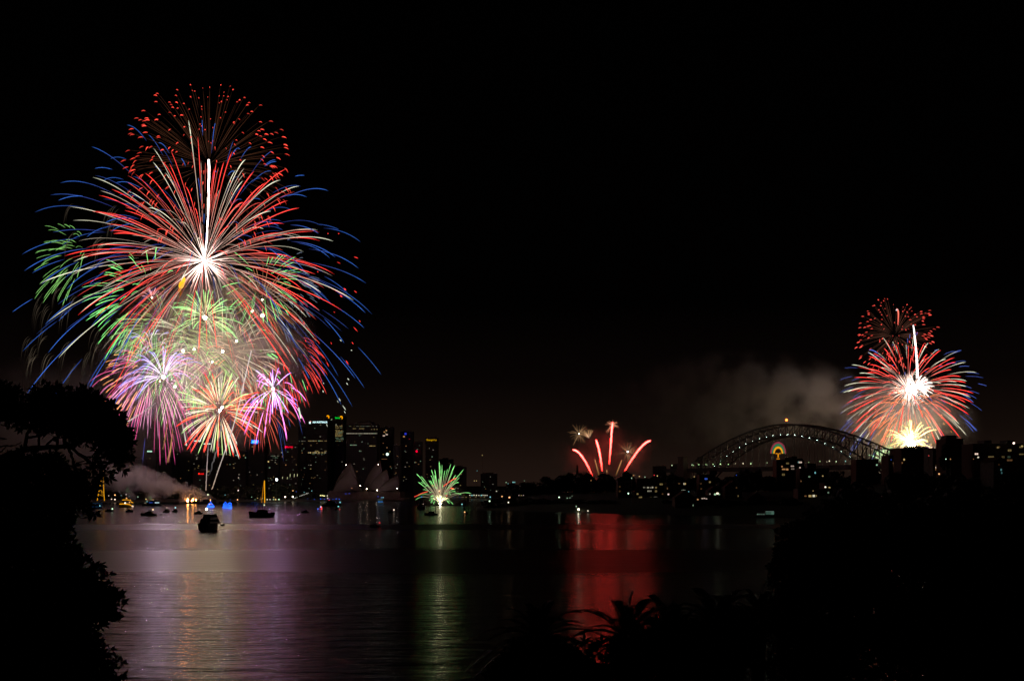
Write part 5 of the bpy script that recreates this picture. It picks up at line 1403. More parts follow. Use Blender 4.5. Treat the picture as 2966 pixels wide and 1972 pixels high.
burst('dull red thin-rayed burst tucked behind the pink palm', 745, 1162, D0 + 6, [dict(part='dull_red_trail', n=92, R=120, drop=48, t0=(.1, .3), t1=(.85, 1), w=2.0, c=[(0, (1.0, .45, .22)), (.4, (.6, .12, .06)), (1, (.6, .06, .06))], seg=8)], core=[(0, 0, 2.6, (1, .6, .35), 5)], seed=54)
burst('pink-red fan falling at the outer edge near the city towers', 800, 1010, D0 + 9, [dict(part='red_streak', n=60, R=150, drop=70, t0=(.45, .7), t1=(.9, 1), w=2.2, c=[(0, (.5, .08, .08)), (.5, (.8, .08, .07)), (1, (1.1, .06, .05))], cone=((.7, 0, -.5), 75), seg=7), dict(part='green_streak', n=14, R=120, drop=70, t0=(.7, .8), t1=(.95, 1), w=3.0, c=[(0, (.3, 1, .3))], cone=((.3, 0, -1), 60), seg=5), dict(part='pale_spark', n=12, R=230, drop=60, t0=(.93, .96), t1=(.98, 1), w=3.6, c=[(0, (.7, .75, .6))], cone=((1, 0, -.3), 45), seg=3)], seed=55)
burst('long blue outer streaks hanging down beside the city towers', 700, 1000, D0 + 12, [dict(part='blue_streak', n=9, R=190, drop=170, t0=(.7, .85), t1=(.95, 1.04), w=1.5, c=[(0, (.03, .04, .2)), (1, (.05, .09, .38))], cone=((.15, 0, -1), 70), seg=6)], seed=56)
# loose stars
def loose(label, px, py, rp, col, st, D=D0 - 12, name='flare'):
    o = P(px, py, D)
    r = thing(name, o, label, 'firework', 'loose burning stars')
    MB().ball((0, 0, 0), rp * D / FPX).build('burning_star', emit(col, st), r)
    MB().tube([V((0, 0, 0)), V((.3, 0, 1.5)), V((.5, 0, 3.2))], [.35, .2, .05], 5, [mul(col, 1.0), mul(col, .3), mul(col, .05)]).build('glowing_tail', TRAIL, r)  # tail glows by its own emission, fading upward
    return r


loose('large glowing star beside the orange thin-rayed burst', 760, 914, 5.6, (1, .82, .55), 6)
loose('smaller glowing star beside the large one', 731, 901, 4.2, (1, .8, .55), 4)
o = P(526, 824, D0 - 40)
r = thing('flare', o, 'drifting amber flare, a smeared yellow flame under the great peony', 'firework', 'loose burning stars')
s = D0 / FPX
for dx, dy, w, h, c, st in ((0, 0, 15, 30, (1, .45, .02), 1.4), (5, -11, 11, 20, (1, .5, .03), 1.6), (-5, 14, 9, 18, (1, .33, .02), .6), (-3, 27, 6, 16, (1, .4, .05), .2)):
    MB().tube([V((dx * s + (i / 6 - .5) * .35 * h * s, 0, -dy * s + (i / 6 - .5) * h * s)) for i in range(7)], [w * s * .5 * v for v in (.1, .6, .95, 1, .9, .55, .1)], 7).build('flame', emit(c, st), r)
# launch trails from the barge
line_thing('thin white launch trail rising plumb from the barge', [(596.5, 1420), (598.5, 1370), (602, 1310), (604, 1270)], D0 - 4, lambda v: 3.0 - 1.2 * v, [(0, (.4, .28, .2)), (.4, (.55, .42, .4)), (1, (.08, .08, .12))], name='launch_trail', strands=2, wob=.3, group='launch trails')
line_thing('slanting cream launch trail reaching up through the lowest peony', [(614, 1416), (626, 1380), (643, 1330), (664, 1270), (690, 1180), (728, 1015)], D0 - 14, lambda v: 3.2 + v * 1.0, [(0, (.45, .3, .2)), (.35, (.5, .4, .35)), (.8, (.8, .7, .65)), (1, (.6, .5, .5))], name='launch_trail', strands=3, wob=.7, seed=4, group='launch trails')
line_thing('wavering grey spark trail between the two launch trails', [(606, 1376), (612, 1355), (620, 1330), (626, 1305), (636, 1265), (642, 1230)], D0 - 5, lambda v: 3.5 + 2 * v, [(0, (.02, .02, .02)), (.5, (.12, .11, .11)), (1, (.3, .24, .22))], name='launch_trail', wob=1.4, seed=5, group='launch trails')
line_thing('orange launch trail rising out of the barge smoke', [(485, 1340), (492, 1310), (497, 1275), (500, 1240)], D0 + 4, lambda v: 6 - 3 * v, [(0, (.12, .05, .02)), (.3, (.55, .26, .10)), (1, (.22, .09, .05))], name='launch_trail', wob=.4, seed=6, group='launch trails')
line_thing('shorter orange trail falling beside the smoke launch trail', [(472, 1302), (478, 1270), (484, 1230), (488, 1190)], D0 + 4, lambda v: 4 - v, [(0, (.1, .05, .02)), (.4, (.38, .17, .07)), (1, (.2, .1, .06))], name='launch_trail', wob=.4, seed=7, group='launch trails')
line_thing('straight grey-white streak slanting down to the fig tree crown', [(361, 1227), (400, 1202), (450, 1168)], D0 - 9, lambda v: 4, [(0, (.9, .8, .7)), (.5, (.5, .42, .38)), (1, (.2, .16, .15))], name='launch_trail', seed=8, group='launch trails')
line_thing('green-white streak falling past the AIA tower', [(865, 1180), (868, 1195), (872, 1211)], D0 - 9, lambda v: 4.5, [(0, (.6, .8, .6)), (1, (1.1, 1.2, .9))], name='launch_trail', seed=9, group='launch trails')
line_thing('pale curved streak falling through the magenta chrysanthemum', [(520, 1195), (528, 1230), (535, 1260), (540, 1290)], D0 - 9, lambda v: 2.4 + 2 * v, [(0, (.3, .2, .18)), (1, (.75, .7, .6))], name='launch_trail', seed=10, group='launch trails')

# ---- green fountain on the water
DG = DW(1464)
def green_fountain():
    g1 = [(0, (1.2, 1.0, .5)), (.25, (.40, .30, .18)), (.5, (.30, .26, .16)), (.68, (.22, .6, .17)), (.85, (.32, 1.1, .28)), (1, (.45, 1.4, .42))]
    burst('green fountain fanning up from a white-hot base on the water', 1275, 1457, DG, [
        dict(part='green_trail', n=32, R=128, drop=12, t0=(.05, .2), t1=(.9, 1), w=3.1, c=g1, cone=((0, 0, 1), 42), k=.7, Rv=(.72, 1.12), seg=12),
        dict(part='low_green_trail', n=52, R=104, drop=36, t0=(.05, .2), t1=(.9, 1), w=2.9, c=g1, cone=((0, 0, 1), 60), k=.8, Rv=(.4, 1.15), seg=12),
        dict(part='white_spray', n=22, R=34, drop=8, t0=(0, .1), t1=(.7, 1), w=3.4, c=[(0, (4, 3.4, 2)), (1, (1.6, 1.6, .7))], cone=((0, 0, 1), 50), seg=5),
        dict(part='red_star', n=5, R=80, drop=30, t0=(.5, .8), t1=(.9, 1), w=4.5, c=[(0, (1.6, .14, .06))], cone=((0, 0, 1), 55), seg=5)],
        core=[(0, 1, 4.5, (1, .92, .62), 5), (0, -8, 2.8, (1, .9, .55), 3), (-2, -36, 2.2, (1, .8, .4), 2)], seed=61, group='low water fireworks', name='firework_fountain')
    line_thing('red streak curving down beside the green fountain', [(1239, 1423), (1222, 1428), (1208, 1435), (1200, 1438)], DG - 3, lambda v: 2.6, [(0, (.9, .12, .05)), (1, (.7, .05, .03))], group='low water fireworks')
    line_thing('red streak crossing the upper arms of the green fountain', [(1284, 1408), (1300, 1396), (1312, 1388), (1322, 1384)], DG - 3, lambda v: 2.6, [(0, (1.0, .10, .05)), (1, (1.4, .14, .08))], group='low water fireworks')
    o = P(1275, HY, DG); o.z = 0
    r = thing('fountain_pontoon', o, 'low floating pontoon under the green fountain', 'pontoon')
    MB().box((0, 0, .5), (10, 6, 1.6)).build('hull', M_DARKHULL, r)


green_fountain()

# ---- red comets behind the headland
DR = 1440.0
rc = [(0, (3, .06, .05)), (.12, (6, .28, .2)), (.4, (14, .72, .58)), (.9, (16, .85, .70)), (1, (11, .5, .42))]
def comet(label, pts, w):
    r = line_thing(label, pts, DR, lambda v: w * (.6 + .4 * min(1, v * 3)) * (1 if v < .97 else .6) * (1 + .16 * sin(v * 61) * sin(v * 37)), rc, wob=.28, group='red comets over the headland', name='red_comet')
    # thin red burning sheath on the far side
    s = DR / FPX
    o = r.location
    return r


comet('outermost bending red comet, nearest the green fountain', [(1716, 1378), (1704, 1352), (1686, 1322), (1672, 1307), (1659, 1302)], 4.7)
comet('short upright red comet beside the tallest one', [(1744.5, 1364), (1740, 1332), (1734, 1298), (1726, 1273)], 4.7)
comet('tallest red comet, standing almost plumb', [(1765, 1345), (1768, 1300), (1771, 1260), (1774, 1222)], 4.7)
comet('long red comet bending over towards the bridge', [(1807, 1369), (1825, 1338), (1848, 1305), (1868, 1284), (1885, 1275)], 4.7)
for lab, a, b in (('slim gold trail between the two upright comets and the bend', (1735, 1376), (1723, 1330)), ('slim gold trail leaning towards the bridge comet', (1784, 1376), (1801, 1332)), ('stub of gold trail low on the crest by the outermost comet', (1702, 1385), (1696, 1377)), ('slanting stub of gold trail low on the crest by the bridge comet', (1823, 1386), (1837, 1375)), ('tiny upright gold stub under the tallest comet', (1758, 1370), (1757.5, 1360))):
    line_thing(lab, [a, ((a[0] + b[0]) / 2, (a[1] + b[1]) / 2), b], DR - 6, lambda v: 3.0, [(0, (.10, .04, .01)), (.5, (.42, .2, .07)), (1, (.40, .2, .08))], group='gold trails over the headland', name='gold_trail')
gs = [(0, (1.0, .62, .33)), (.3, (.22, .115, .05)), (1, (.035, .017, .008))]
burst('small gold spark star, largest of those near the red comets', 1677, 1256, DR, [dict(part='gold_spark', n=40, R=44, drop=6, t0=(.03, .1), t1=(.7, 1), w=1.9, c=gs, Rv=(.5, 1.05), seg=6)], core=[(0, 0, 2.2, (1, .8, .5), 2.5)], seed=71, group='gold spark stars', name='spark_star')
burst('half gold spark star spreading upward only', 1707, 1270, DR, [dict(part='gold_spark', n=26, R=34, drop=5, t0=(.03, .1), t1=(.7, 1), w=2.2, c=[(0, (1.2, .7, .4)), (.4, (.45, .24, .11)), (1, (.07, .04, .02))], cone=((-.15, 0, 1), 50), seg=6)], seed=72, group='gold spark stars', name='spark_star')
burst('gold spark star bursting at the tip of the tallest comet', 1774, 1231, DR + 3, [dict(part='gold_spark', n=46, R=33, drop=6, t0=(.03, .1), t1=(.7, 1), w=2.0, c=[(0, (1.6, .6, .35)), (.4, (.42, .15, .08)), (1, (.07, .03, .015))], Rv=(.5, 1.05), seg=6)], seed=73, group='gold spark stars', name='spark_star')
burst('pale gold spark star with a white heart beside the bridge comet', 1818, 1308, DR, [dict(part='gold_spark', n=40, R=42, drop=6, t0=(.03, .1), t1=(.7, 1), w=1.9, c=gs, Rv=(.5, 1.2), seg=6)], core=[(0, 0, 2.6, (1, .95, .9), 3)], seed=74, group='gold spark stars', name='spark_star')

# ---- fireworks beyond the bridge
DB = 2250.0
GB = 'bursts beyond the bridge end'
burst('red dandelion of short dashes, topmost beyond the bridge end', 2592, 970, DB + 20, [dict(part='rust_ray', n=99, R=112, drop=6, t0=(.05, .2), t1=(.97, 1), w=1.7, c=[(0, (.2, .09, .06)), (.4, (.07, .025, .015)), (1, (.035, .012, .008))], seg=5, Rv=(.7, 1.05), dot=dict(part='red_dash', len=10, fall=3, w=2.8, c=(2.0, .17, .12))),
    dict(part='inner_rust_ray', n=80, R=108, drop=6, t0=(.5, .7), t1=(.97, 1), w=1.3, c=[(0, (.05, .02, .012)), (1, (.03, .01, .006))], seg=3, Rv=(.8, 1.05), dot=dict(part='outer_red_dash', len=9, fall=4, w=2.6, c=(1.6, .14, .11)))], seed=81, group=GB)
burst('red, white and blue peony with a blinding white heart beyond the bridge end', 2630, 1128, DB, [
    dict(part='red_trail', n=84, R=190, drop=34, t0=(.1, .4), t1=(.8, 1), w=3.0, c=RED, k=1.1, seg=10, strat=150),
    dict(part='white_trail', n=60, R=196, drop=34, t0=(.2, .5), t1=(.85, 1), w=2.7, c=WGR, k=1.1, seg=10, strat=150),
    dict(part='blue_trail', n=86, R=212, drop=46, t0=(.6, .8), t1=(.9, 1.04), w=1.9, c=[(0, (.1, .1, .4)), (.7, (.08, .12, .5)), (1, (.08, .15, .6))], k=1.1, seg=8),
    dict(part='core_ray', n=90, R=66, drop=2, t0=(0, .05), t1=(.5, 1), w=1.8, c=[(0, (4, 3.2, 2.8)), (.5, (1.6, 1.0, .8)), (1, (.6, .25, .2))], seg=5)],
    core=[(0, 0, 8, (1, .93, .88), 16)], seed=82, group=GB)
burst('overexposed white palm with wriggling arms beside the peony heart', 2652, 1122, DB - 12, [dict(part='white_arm', n=30, R=54, drop=12, t0=(0, .05), t1=(.75, 1), w=4.6, c=[(0, (6, 5.2, 4.6)), (.5, (2.2, 1.8, 1.6)), (1, (1.0, .7, .55))], cone=((.55, 0, .7), 78), seg=7), dict(part='white_fall', n=14, R=36, drop=22, t0=(0, .05), t1=(.75, 1), w=3.8, c=[(0, (7, 6, 5.4)), (1, (2.4, 2, 1.6))], seg=6)], core=[(-6, -2, 10, (1, .95, .9), 64), (9, -7, 8, (1, .95, .9), 54), (-2, 13, 7, (1, .94, .88), 44)], seed=83, group=GB)
line_thing('tall white comet rising out of the white palm', [(2657, 1095), (2656, 1050), (2652, 1000), (2648, 960), (2645, 941)], DB - 5, lambda v: 6.0 - 3 * v, [(0, (6, 5, 4.4)), (.5, (4, 3.2, 2.9)), (1, (1.6, 1.6, 1.6))], group=GB)
line_thing('short red and white tail in the middle of the dandelion', [(2601, 940), (2602, 920), (2602, 905), (2599, 896), (2596, 899)], DB + 10, lambda v: 3.4, [(0, (.8, .12, .08)), (.6, (1.6, .3, .2)), (1, (.9, .95, 1))], group=GB)
burst('orange and amber crackle hanging under the white palm', 2640, 1185, DB + 6, [dict(part='amber_trail', n=96, R=120, drop=40, t0=(.25, .5), t1=(.85, 1), w=2.6, c=[(0, (1.4, .7, .3)), (.5, (1.2, .36, .12)), (1, (1.3, .24, .10))], cone=((-.5, 0, .3), 105), seg=8), dict(part='amber_fleck', n=60, R=135, drop=30, t0=(.8, .9), t1=(.9, .95), w=3.0, c=[(0, (1.0, .42, .06))], seg=3)], seed=84, group=GB)
yl = [(0, (6, 5, 3)), (.4, (3, 2.2, 1.0)), (.8, (1.7, 1.15, .45)), (1, (1.2, .7, .3))]
burst('golden-white fountain blazing behind the roof garden block', 2638, 1285, DB - 20, [dict(part='gold_arm', n=40, R=96, drop=34, t0=(0, .1), t1=(.8, 1), w=5.5, c=yl, cone=((0, 0, 1), 50), k=.8, Rv=(.5, 1.15), seg=9), dict(part='low_gold_arm', n=56, R=66, drop=28, t0=(0, .1), t1=(.8, 1), w=4.4, c=yl, cone=((0, 0, 1), 88), k=.8, Rv=(.5, 1.1), seg=9), dict(part='green_arm', n=40, R=92, drop=30, t0=(.3, .5), t1=(.85, 1), w=2.8, c=[(0, (.9, .7, .3)), (.6, (.7, .7, .25)), (1, (.4, .95, .3))], cone=((-.6, 0, .6), 70), k=.8, seg=8)], core=[(2, 0, 16, (1, .8, .42), 44), (0, -18, 11, (1, .8, .42), 32), (3, -32, 6, (1, .85, .5), 7)], seed=85, group=GB, name='firework_fountain')
burst('pinkish white spray at the corner of the roof garden block', 2688, 1322, DB - 30, [dict(part='pink_trail', n=34, R=46, drop=14, t0=(.1, .3), t1=(.8, 1), w=3.0, c=[(0, (2, 1.2, .9)), (1, (1.0, .5, .5))], cone=((.4, 0, 1), 60), seg=6)], seed=86, group=GB)
burst('green and gold spray seen through the bridge steelwork', 2565, 1340, DB - 30, [dict(part='green_trail', n=40, R=62, drop=14, t0=(.1, .3), t1=(.8, 1), w=3.2, c=[(0, (.9, .9, .5)), (1, (.3, .9, .4))], cone=((0, 0, 1), 85), seg=6)], core=[(0, 2, 4, (.6, 1, .7), 10)], seed=87, group=GB)


# ------------------------------------------------------------------ smoke
def smoke(name, loc, rad, dens, col, nscale, thr=(.38, .62), aniso=0.2, seed=0.0, plume=None, floor=0.0):
    m = bpy.data.materials.new('smoke')
    m.use_nodes = True
    n, l = m.node_tree.nodes, m.node_tree.links
    n.remove(n['Principled BSDF'])
    pv = n.new('ShaderNodeVolumePrincipled')
    pv.inputs['Color'].default_value = (*col, 1)
    pv.inputs['Anisotropy'].default_value = aniso
    l.new(pv.outputs[0], n['Material Output'].inputs['Volume'])
    tcn = n.new('ShaderNodeTexCoord')
    nz = n.new('ShaderNodeTexNoise'); nz.inputs['Scale'].default_value = nscale; nz.inputs['Detail'].default_value = 3
    mp = n.new('ShaderNodeMapping'); mp.inputs['Location'].default_value = (seed, seed * .7, 0); mp.inputs['Scale'].default_value = (rad[0], rad[1], rad[2])
    l.new(tcn.outputs['Object'], mp.inputs[0]); l.new(mp.outputs[0], nz.inputs['Vector'])
    mr = n.new('ShaderNodeMapRange'); mr.interpolation_type = 'SMOOTHSTEP'
    mr.inputs['From Min'].default_value, mr.inputs['From Max'].default_value = thr
    mr.inputs['To Min'].default_value = floor
    l.new(nz.outputs[0], mr.inputs['Value'])
    def mth(op, a=None, b=None, c=None):
        q = n.new('ShaderNodeMath'); q.operation = op
        for i, v in enumerate((a, b, c)):
            if v is None: continue
            if isinstance(v, (int, float)): q.inputs[i].default_value = v
            else: l.new(v, q.inputs[i])
        return q.outputs[0]
    if plume is None:
        ln = n.new('ShaderNodeVectorMath'); ln.operation = 'LENGTH'
        l.new(tcn.outputs['Object'], ln.inputs[0])
        fo = n.new('ShaderNodeMapRange'); fo.interpolation_type = 'SMOOTHSTEP'
        fo.inputs['From Min'].default_value, fo.inputs['From Max'].default_value = 1.0, .25
        fo.inputs['To Min'].default_value, fo.inputs['To Max'].default_value = 0.0, 1.0
        l.new(ln.outputs['Value'], fo.inputs['Value'])
        shape = fo.outputs[0]
    else:
        # plume along -x: u = 0 at the source (x=+1) to 1 at the far end
        sx = n.new('ShaderNodeSeparateXYZ'); l.new(tcn.outputs['Object'], sx.inputs[0])
        u = mth('MULTIPLY_ADD', sx.outputs['X'], -.5, .5)
        u0 = mth('MAXIMUM', u, 0.0)
        zc = mth('MULTIPLY_ADD', mth('POWER', u0, .75), plume[1], plume[0])
        wob = mth('MULTIPLY', mth('MULTIPLY_ADD', nz.outputs[0], 1.5, -.75), mth('MINIMUM', mth('MULTIPLY', u0, 2.2), 1.0))
        rr_ = mth('MULTIPLY_ADD', mth('POWER', u0, .7), plume[3], plume[2])
        dz = mth('ADD', mth('SUBTRACT', sx.outputs['Z'], zc), wob)
        dy = sx.outputs['Y']
        d2 = mth('SQRT', mth('ADD', mth('MULTIPLY', dz, dz), mth('MULTIPLY', dy, dy)))
        q = mth('DIVIDE', d2, rr_)
        fo = n.new('ShaderNodeMapRange'); fo.interpolation_type = 'SMOOTHSTEP'
        fo.inputs['From Min'].default_value, fo.inputs['From Max'].default_value = 1.0, .55
        fo.inputs['To Min'].default_value, fo.inputs['To Max'].default_value = 0.0, 1.0
        l.new(q, fo.inputs['Value'])
        fade = n.new('ShaderNodeMapRange'); fade.inputs['From Min'].default_value, fade.inputs['From Max'].default_value = 1.0, .45
        l.new(u, fade.inputs['Value'])
        st0 = n.new('ShaderNodeMapRange'); st0.inputs['From Min'].default_value, st0.inputs['From Max'].default_value = 0.0, .05
        l.new(u, st0.inputs['Value'])
        shape = mth('MULTIPLY', mth('MULTIPLY', fo.outputs[0], fade.outputs[0]), st0.outputs[0])
    l.new(mth('MULTIPLY', mth('MULTIPLY', shape, mr.outputs[0]), dens), pv.inputs['Density'])
    mb = MB()
    if plume is None: mb.ball((0, 0, 0), 1.0, 20, 12)
    else: mb.box((0, 0, 0), (2, 2, 2))
    ob = mb.build(name, m)
    ob.location = loc
    ob.scale = rad
    return tag(ob, kind='stuff')


smoke('barge_smoke', P(460, 1380, D0 + 14), (80, 17, 38), .30, (.93, .90, .87), .050, (.30, .55), plume=(-.93, 1.02, .12, .60), floor=.15, aniso=0.0)
smoke('burst_smoke', P(600, 1045, D0 + 55), (175, 60, 150), .030, (.93, .87, .82), .024, (.36, .64), floor=.15)
smoke('drift_smoke', P(180, 1230, D0 + 110), (200, 60, 115), .016, (.9, .84, .8), .015, (.34, .66), seed=4, floor=.3)
smoke('bridge_smoke', P(2130, 1165, 2230), (320, 110, 120), .022, (.93, .92, .89), .017, (.40, .62), seed=7, floor=.06)
smoke('fountain_smoke', P(2600, 1240, DB + 20), (190, 90, 130), .010, (.93, .9, .85), .02, (.36, .65), seed=3, floor=.12)
smoke('red_smoke', P(1755, 1325, DR + 8), (88, 26, 62), .012, (.85, .8, .76), .03, (.34, .66), seed=9, floor=.15)
smoke('green_smoke', P(1280, 1435, DG + 6), (34, 20, 22), .012, (.8, .8, .78), .08, (.36, .64), seed=5, floor=.2)


# ------------------------------------------------------------------ trees close to the camera
def leafy(blobs, D, leaf, dens, seed, spread=.55, origin=None):
    """leaf rosettes through ellipsoids given in photo pixels at distance D"""
    rr = random.Random(seed)
    s = D / FPX
    mb = MB()
    tips = []
    for (px, py, rx, ry, k) in blobs:
        c = P(px, py, D) - origin
        R3 = (rx * s, (rx + ry) * .5 * s * spread * 2, ry * s)
        n = int(dens * k * rx * ry / 100.0)
        for i in range(n):
            d = V((rr.gauss(0, 1), rr.gauss(0, 1), rr.gauss(0, 1))).normalized()
            f = rr.random() ** .45
            p = c + V((d.x * R3[0], d.y * R3[1], d.z * R3[2])) * f
            tips.append(p)
            ax = (d * .8 + V((rr.gauss(0, .5), rr.gauss(0, .5), rr.gauss(.2, .5)))).normalized()
            a0 = ax.orthogonal().normalized()
            for j in range(rr.choice((5, 6, 7, 8))):
                q = Quaternion(ax, j * 2.4 + rr.uniform(-.3, .3))
                out = (q @ a0)
                t = (out * rr.uniform(.5, 1.0) + ax * rr.uniform(.25, .9)).normalized()
                b = t.cross(ax).normalized()
                nrm = b.cross(t)
                L_ = leaf * rr.uniform(.7, 1.25)
                w = L_ * .17
                mb.add([p, p + t * L_ * .3 + b * w * .8, p + t * L_ * .62 + b * w + nrm * L_ * .05, p + t * L_, p + t * L_ * .62 - b * w + nrm * L_ * .05, p + t * L_ * .3 - b * w * .8], [(0, 1, 2, 3), (0, 3, 4, 5)])
    return mb, tips


def limb(mb, pts, D, w0, w1, origin, sides=7, jit=0.0, rr=None):
    s = D / FPX
    q = []
    n = len(pts)
    fine = []
    for i in range(n - 1):
        for k in range(4):
            f = k / 4
            a = V(pts[i]); b = V(pts[i + 1])
            p0 = V(pts[max(0, i - 1)]); p3 = V(pts[min(n - 1, i + 2)])
            fine.append(.5 * ((2 * a) + (-p0 + b) * f + (2 * p0 - 5 * a + 4 * b - p3) * f * f + (-p0 + 3 * a - 3 * b + p3) * f ** 3))
    fine.append(V(pts[-1]))
    for p in fine:
        dd = p[2] if len(p) > 2 else 0
        q.append(P(p[0] + (rr.gauss(0, jit) if rr else 0), p[1] + (rr.gauss(0, jit) if rr else 0), D + dd) - origin)
    m = len(q)
    mb.tube(q, [(w0 + (w1 - w0) * (i / (m - 1))) * s / 2 for i in range(m)], sides)


def fig_tree():
    D = 18.0
    base = V((P(-70, 0, D).x, D, hill_z(P(-70, 0, D).x, D) - .3))
    r = thing('fig_tree', base, 'spreading black fig tree with open branches, its crown below the bursts', 'tree')
    blobs = [(6, 1165, 66, 58, 1.5), (40, 1215, 40, 24, .7), (150, 1172, 76, 58, 1.8), (225, 1190, 80, 66, 1.8), (290, 1222, 64, 66, 1.8), (335, 1272, 46, 58, 1.6), (362, 1318, 24, 32, 1.0), (352, 1350, 16, 14, .9), (250, 1258, 60, 26, 1.0), (120, 1214, 44, 36, 1.2), (335, 1330, 40, 16, .8), (185, 1232, 44, 18, .8),
             (150, 1255, 60, 20, .35), (215, 1270, 50, 24, .4), (60, 1245, 20, 10, .5), (100, 1240, 20, 12, .4), (300, 1300, 40, 18, .5), (60, 1308, 44, 10, .7),
             (40, 1350, 80, 36, 1.6), (130, 1352, 66, 36, 1.5), (190, 1368, 50, 30, 1.4), (60, 1420, 110, 52, 1.9), (165, 1425, 70, 50, 1.7), (215, 1405, 44, 40, 1.2), (255, 1385, 40, 40, .55), (280, 1345, 26, 24, .7), (235, 1455, 34, 30, .8), (300, 1385, 22, 14, .5), (320, 1365, 14, 10, .5), (275, 1490, 14, 14, .9), (90, 1490, 120, 46, 1.9), (195, 1490, 24, 26, 1.0), (268, 1420, 24, 20, .5)]
    mb, tips = leafy(blobs, D, .125, 2.9, 91, origin=base)
    mb.build('crown', M_LEAF, r)
    t = MB()
    rr = random.Random(9)
    s = D / FPX
    # trunk down to the ground
    gx = 0
    zt = P(-30, 1420, D) - base
    t.tube([V((0, 0, 0)), V((.05, 0, zt.z * .5)), zt, P(0, 1340, D) - base, P(40, 1315, D) - base], [.36, .30, .22, .14, .09], 9)
    for pts, w0, w1 in (([(-30, 1345), (30, 1318), (75, 1302), (130, 1296), (190, 1291), (255, 1272), (320, 1245)], 22, 7), ([(75, 1303), (77, 1270), (88, 1243), (120, 1215), (150, 1190)], 12, 4), ([(82, 1266), (112, 1263), (140, 1250), (165, 1225), (180, 1195)], 8, 3), ([(112, 1298), (113, 1268), (128, 1248), (150, 1236), (162, 1205)], 8, 3), ([(165, 1292), (168, 1262), (160, 1235), (170, 1200)], 8, 3), ([(190, 1292), (188, 1255), (205, 1225), (225, 1190)], 13, 4), ([(196, 1292), (208, 1322), (214, 1350), (232, 1385)], 10, 3), ([(205, 1293), (238, 1322), (262, 1338), (285, 1352)], 10, 3), ([(160, 1300), (172, 1325), (186, 1350), (200, 1372)], 8, 3), ([(175, 1330), (165, 1310), (172, 1296)], 4, 3), ([(225, 1312), (260, 1325), (300, 1322), (335, 1330)], 6, 2), ([(255, 1272), (285, 1262), (310, 1280), (345, 1305), (362, 1330)], 8, 2.5), ([(130, 1296), (148, 1275), (175, 1268), (210, 1262), (240, 1240)], 7, 2.5), ([(220, 1340), (255, 1332), (275, 1312), (310, 1302)], 4, 2), ([(0, 1268), (20, 1270), (0, 1272)], 4, 2), ([(-10, 1296), (15, 1290), (38, 1292), (62, 1280)], 5, 2), ([(0, 1310), (20, 1292), (45, 1290)], 4, 2), ([(0, 1228), (25, 1238), (55, 1243)], 3, 1.5), ([(205, 1440), (220, 1480), (235, 1500), (255, 1495), (268, 1485)], 4, 1.8), ([(180, 1485), (220, 1484), (255, 1490), (280, 1478)], 3, 1.4), ([(285, 1350), (318, 1342), (340, 1340), (350, 1352)], 3, 1.3), ([(262, 1400), (290, 1390), (318, 1368), (328, 1358)], 3, 1.2), ([(215, 1350), (228, 1370), (225, 1400), (235, 1440)], 6, 2)):
        limb(t, pts, D, w0, w1, base, 7, .9, rr)
    # twigs into the foliage
    anchors = [P(x, y, D) - base for x, y in ((150, 1190), (225, 1195), (290, 1240), (330, 1280), (60, 1360), (160, 1370), (60, 1180), (100, 1430), (200, 1420), (250, 1270), (120, 1225), (90, 1250), (200, 1262), (280, 1300))]
    for p in rr.sample(tips, 330):
        a = min(anchors, key=lambda q: (q - p).length)
        if (a - p).length > .75: continue
        mid = a.lerp(p, .55) + V((rr.gauss(0, .04), rr.gauss(0, .04), rr.gauss(0, .04)))
        t.tube([a, mid, p], [.016, .010, .004], 4)
    t.build('trunk', M_BARK, r)


fig_tree()


def near_bush(name, label, blobs, D, leaf, dens, seed, basepx, mat, stems, zbase=None):
    x = P(basepx, 0, D).x
    base = V((x, D, (hill_z(x, D) if zbase is None else zbase) - .3))
    r = thing(name, base, label, 'tree' if 'tree' in name else 'shrub')
    mb, tips = leafy(blobs, D, leaf, dens, seed, origin=base)
    mb.build('crown', mat, r)
    t = MB()
    rr = random.Random(seed)
    s = D / FPX
    top = P(*stems[0], D) - base
    t.tube([V((0, 0, 0)), top * .5 + V((.1, 0, 0)), top], [12 * s, 9 * s, 5 * s], 8)
    for q in stems[1:]:
        e_ = P(*q, D) - base
        t.tube([top * .6, top * .6 + (e_ - top * .6) * .5 + V((0, 0, .2)), e_], [6 * s, 4 * s, 1.5 * s], 6)
    for p in rr.sample(tips, min(160, len(tips))):
        a = min([P(*q, D) - base for q in stems], key=lambda q: (q - p).length)
        t.tube([a, a.lerp(p, .5) + V((rr.gauss(0, .03), 0, rr.gauss(0, .03))), p], [2.2 * s, 1.5 * s, .6 * s], 4)
    t.build('trunk', M_BARK, r)
    return r


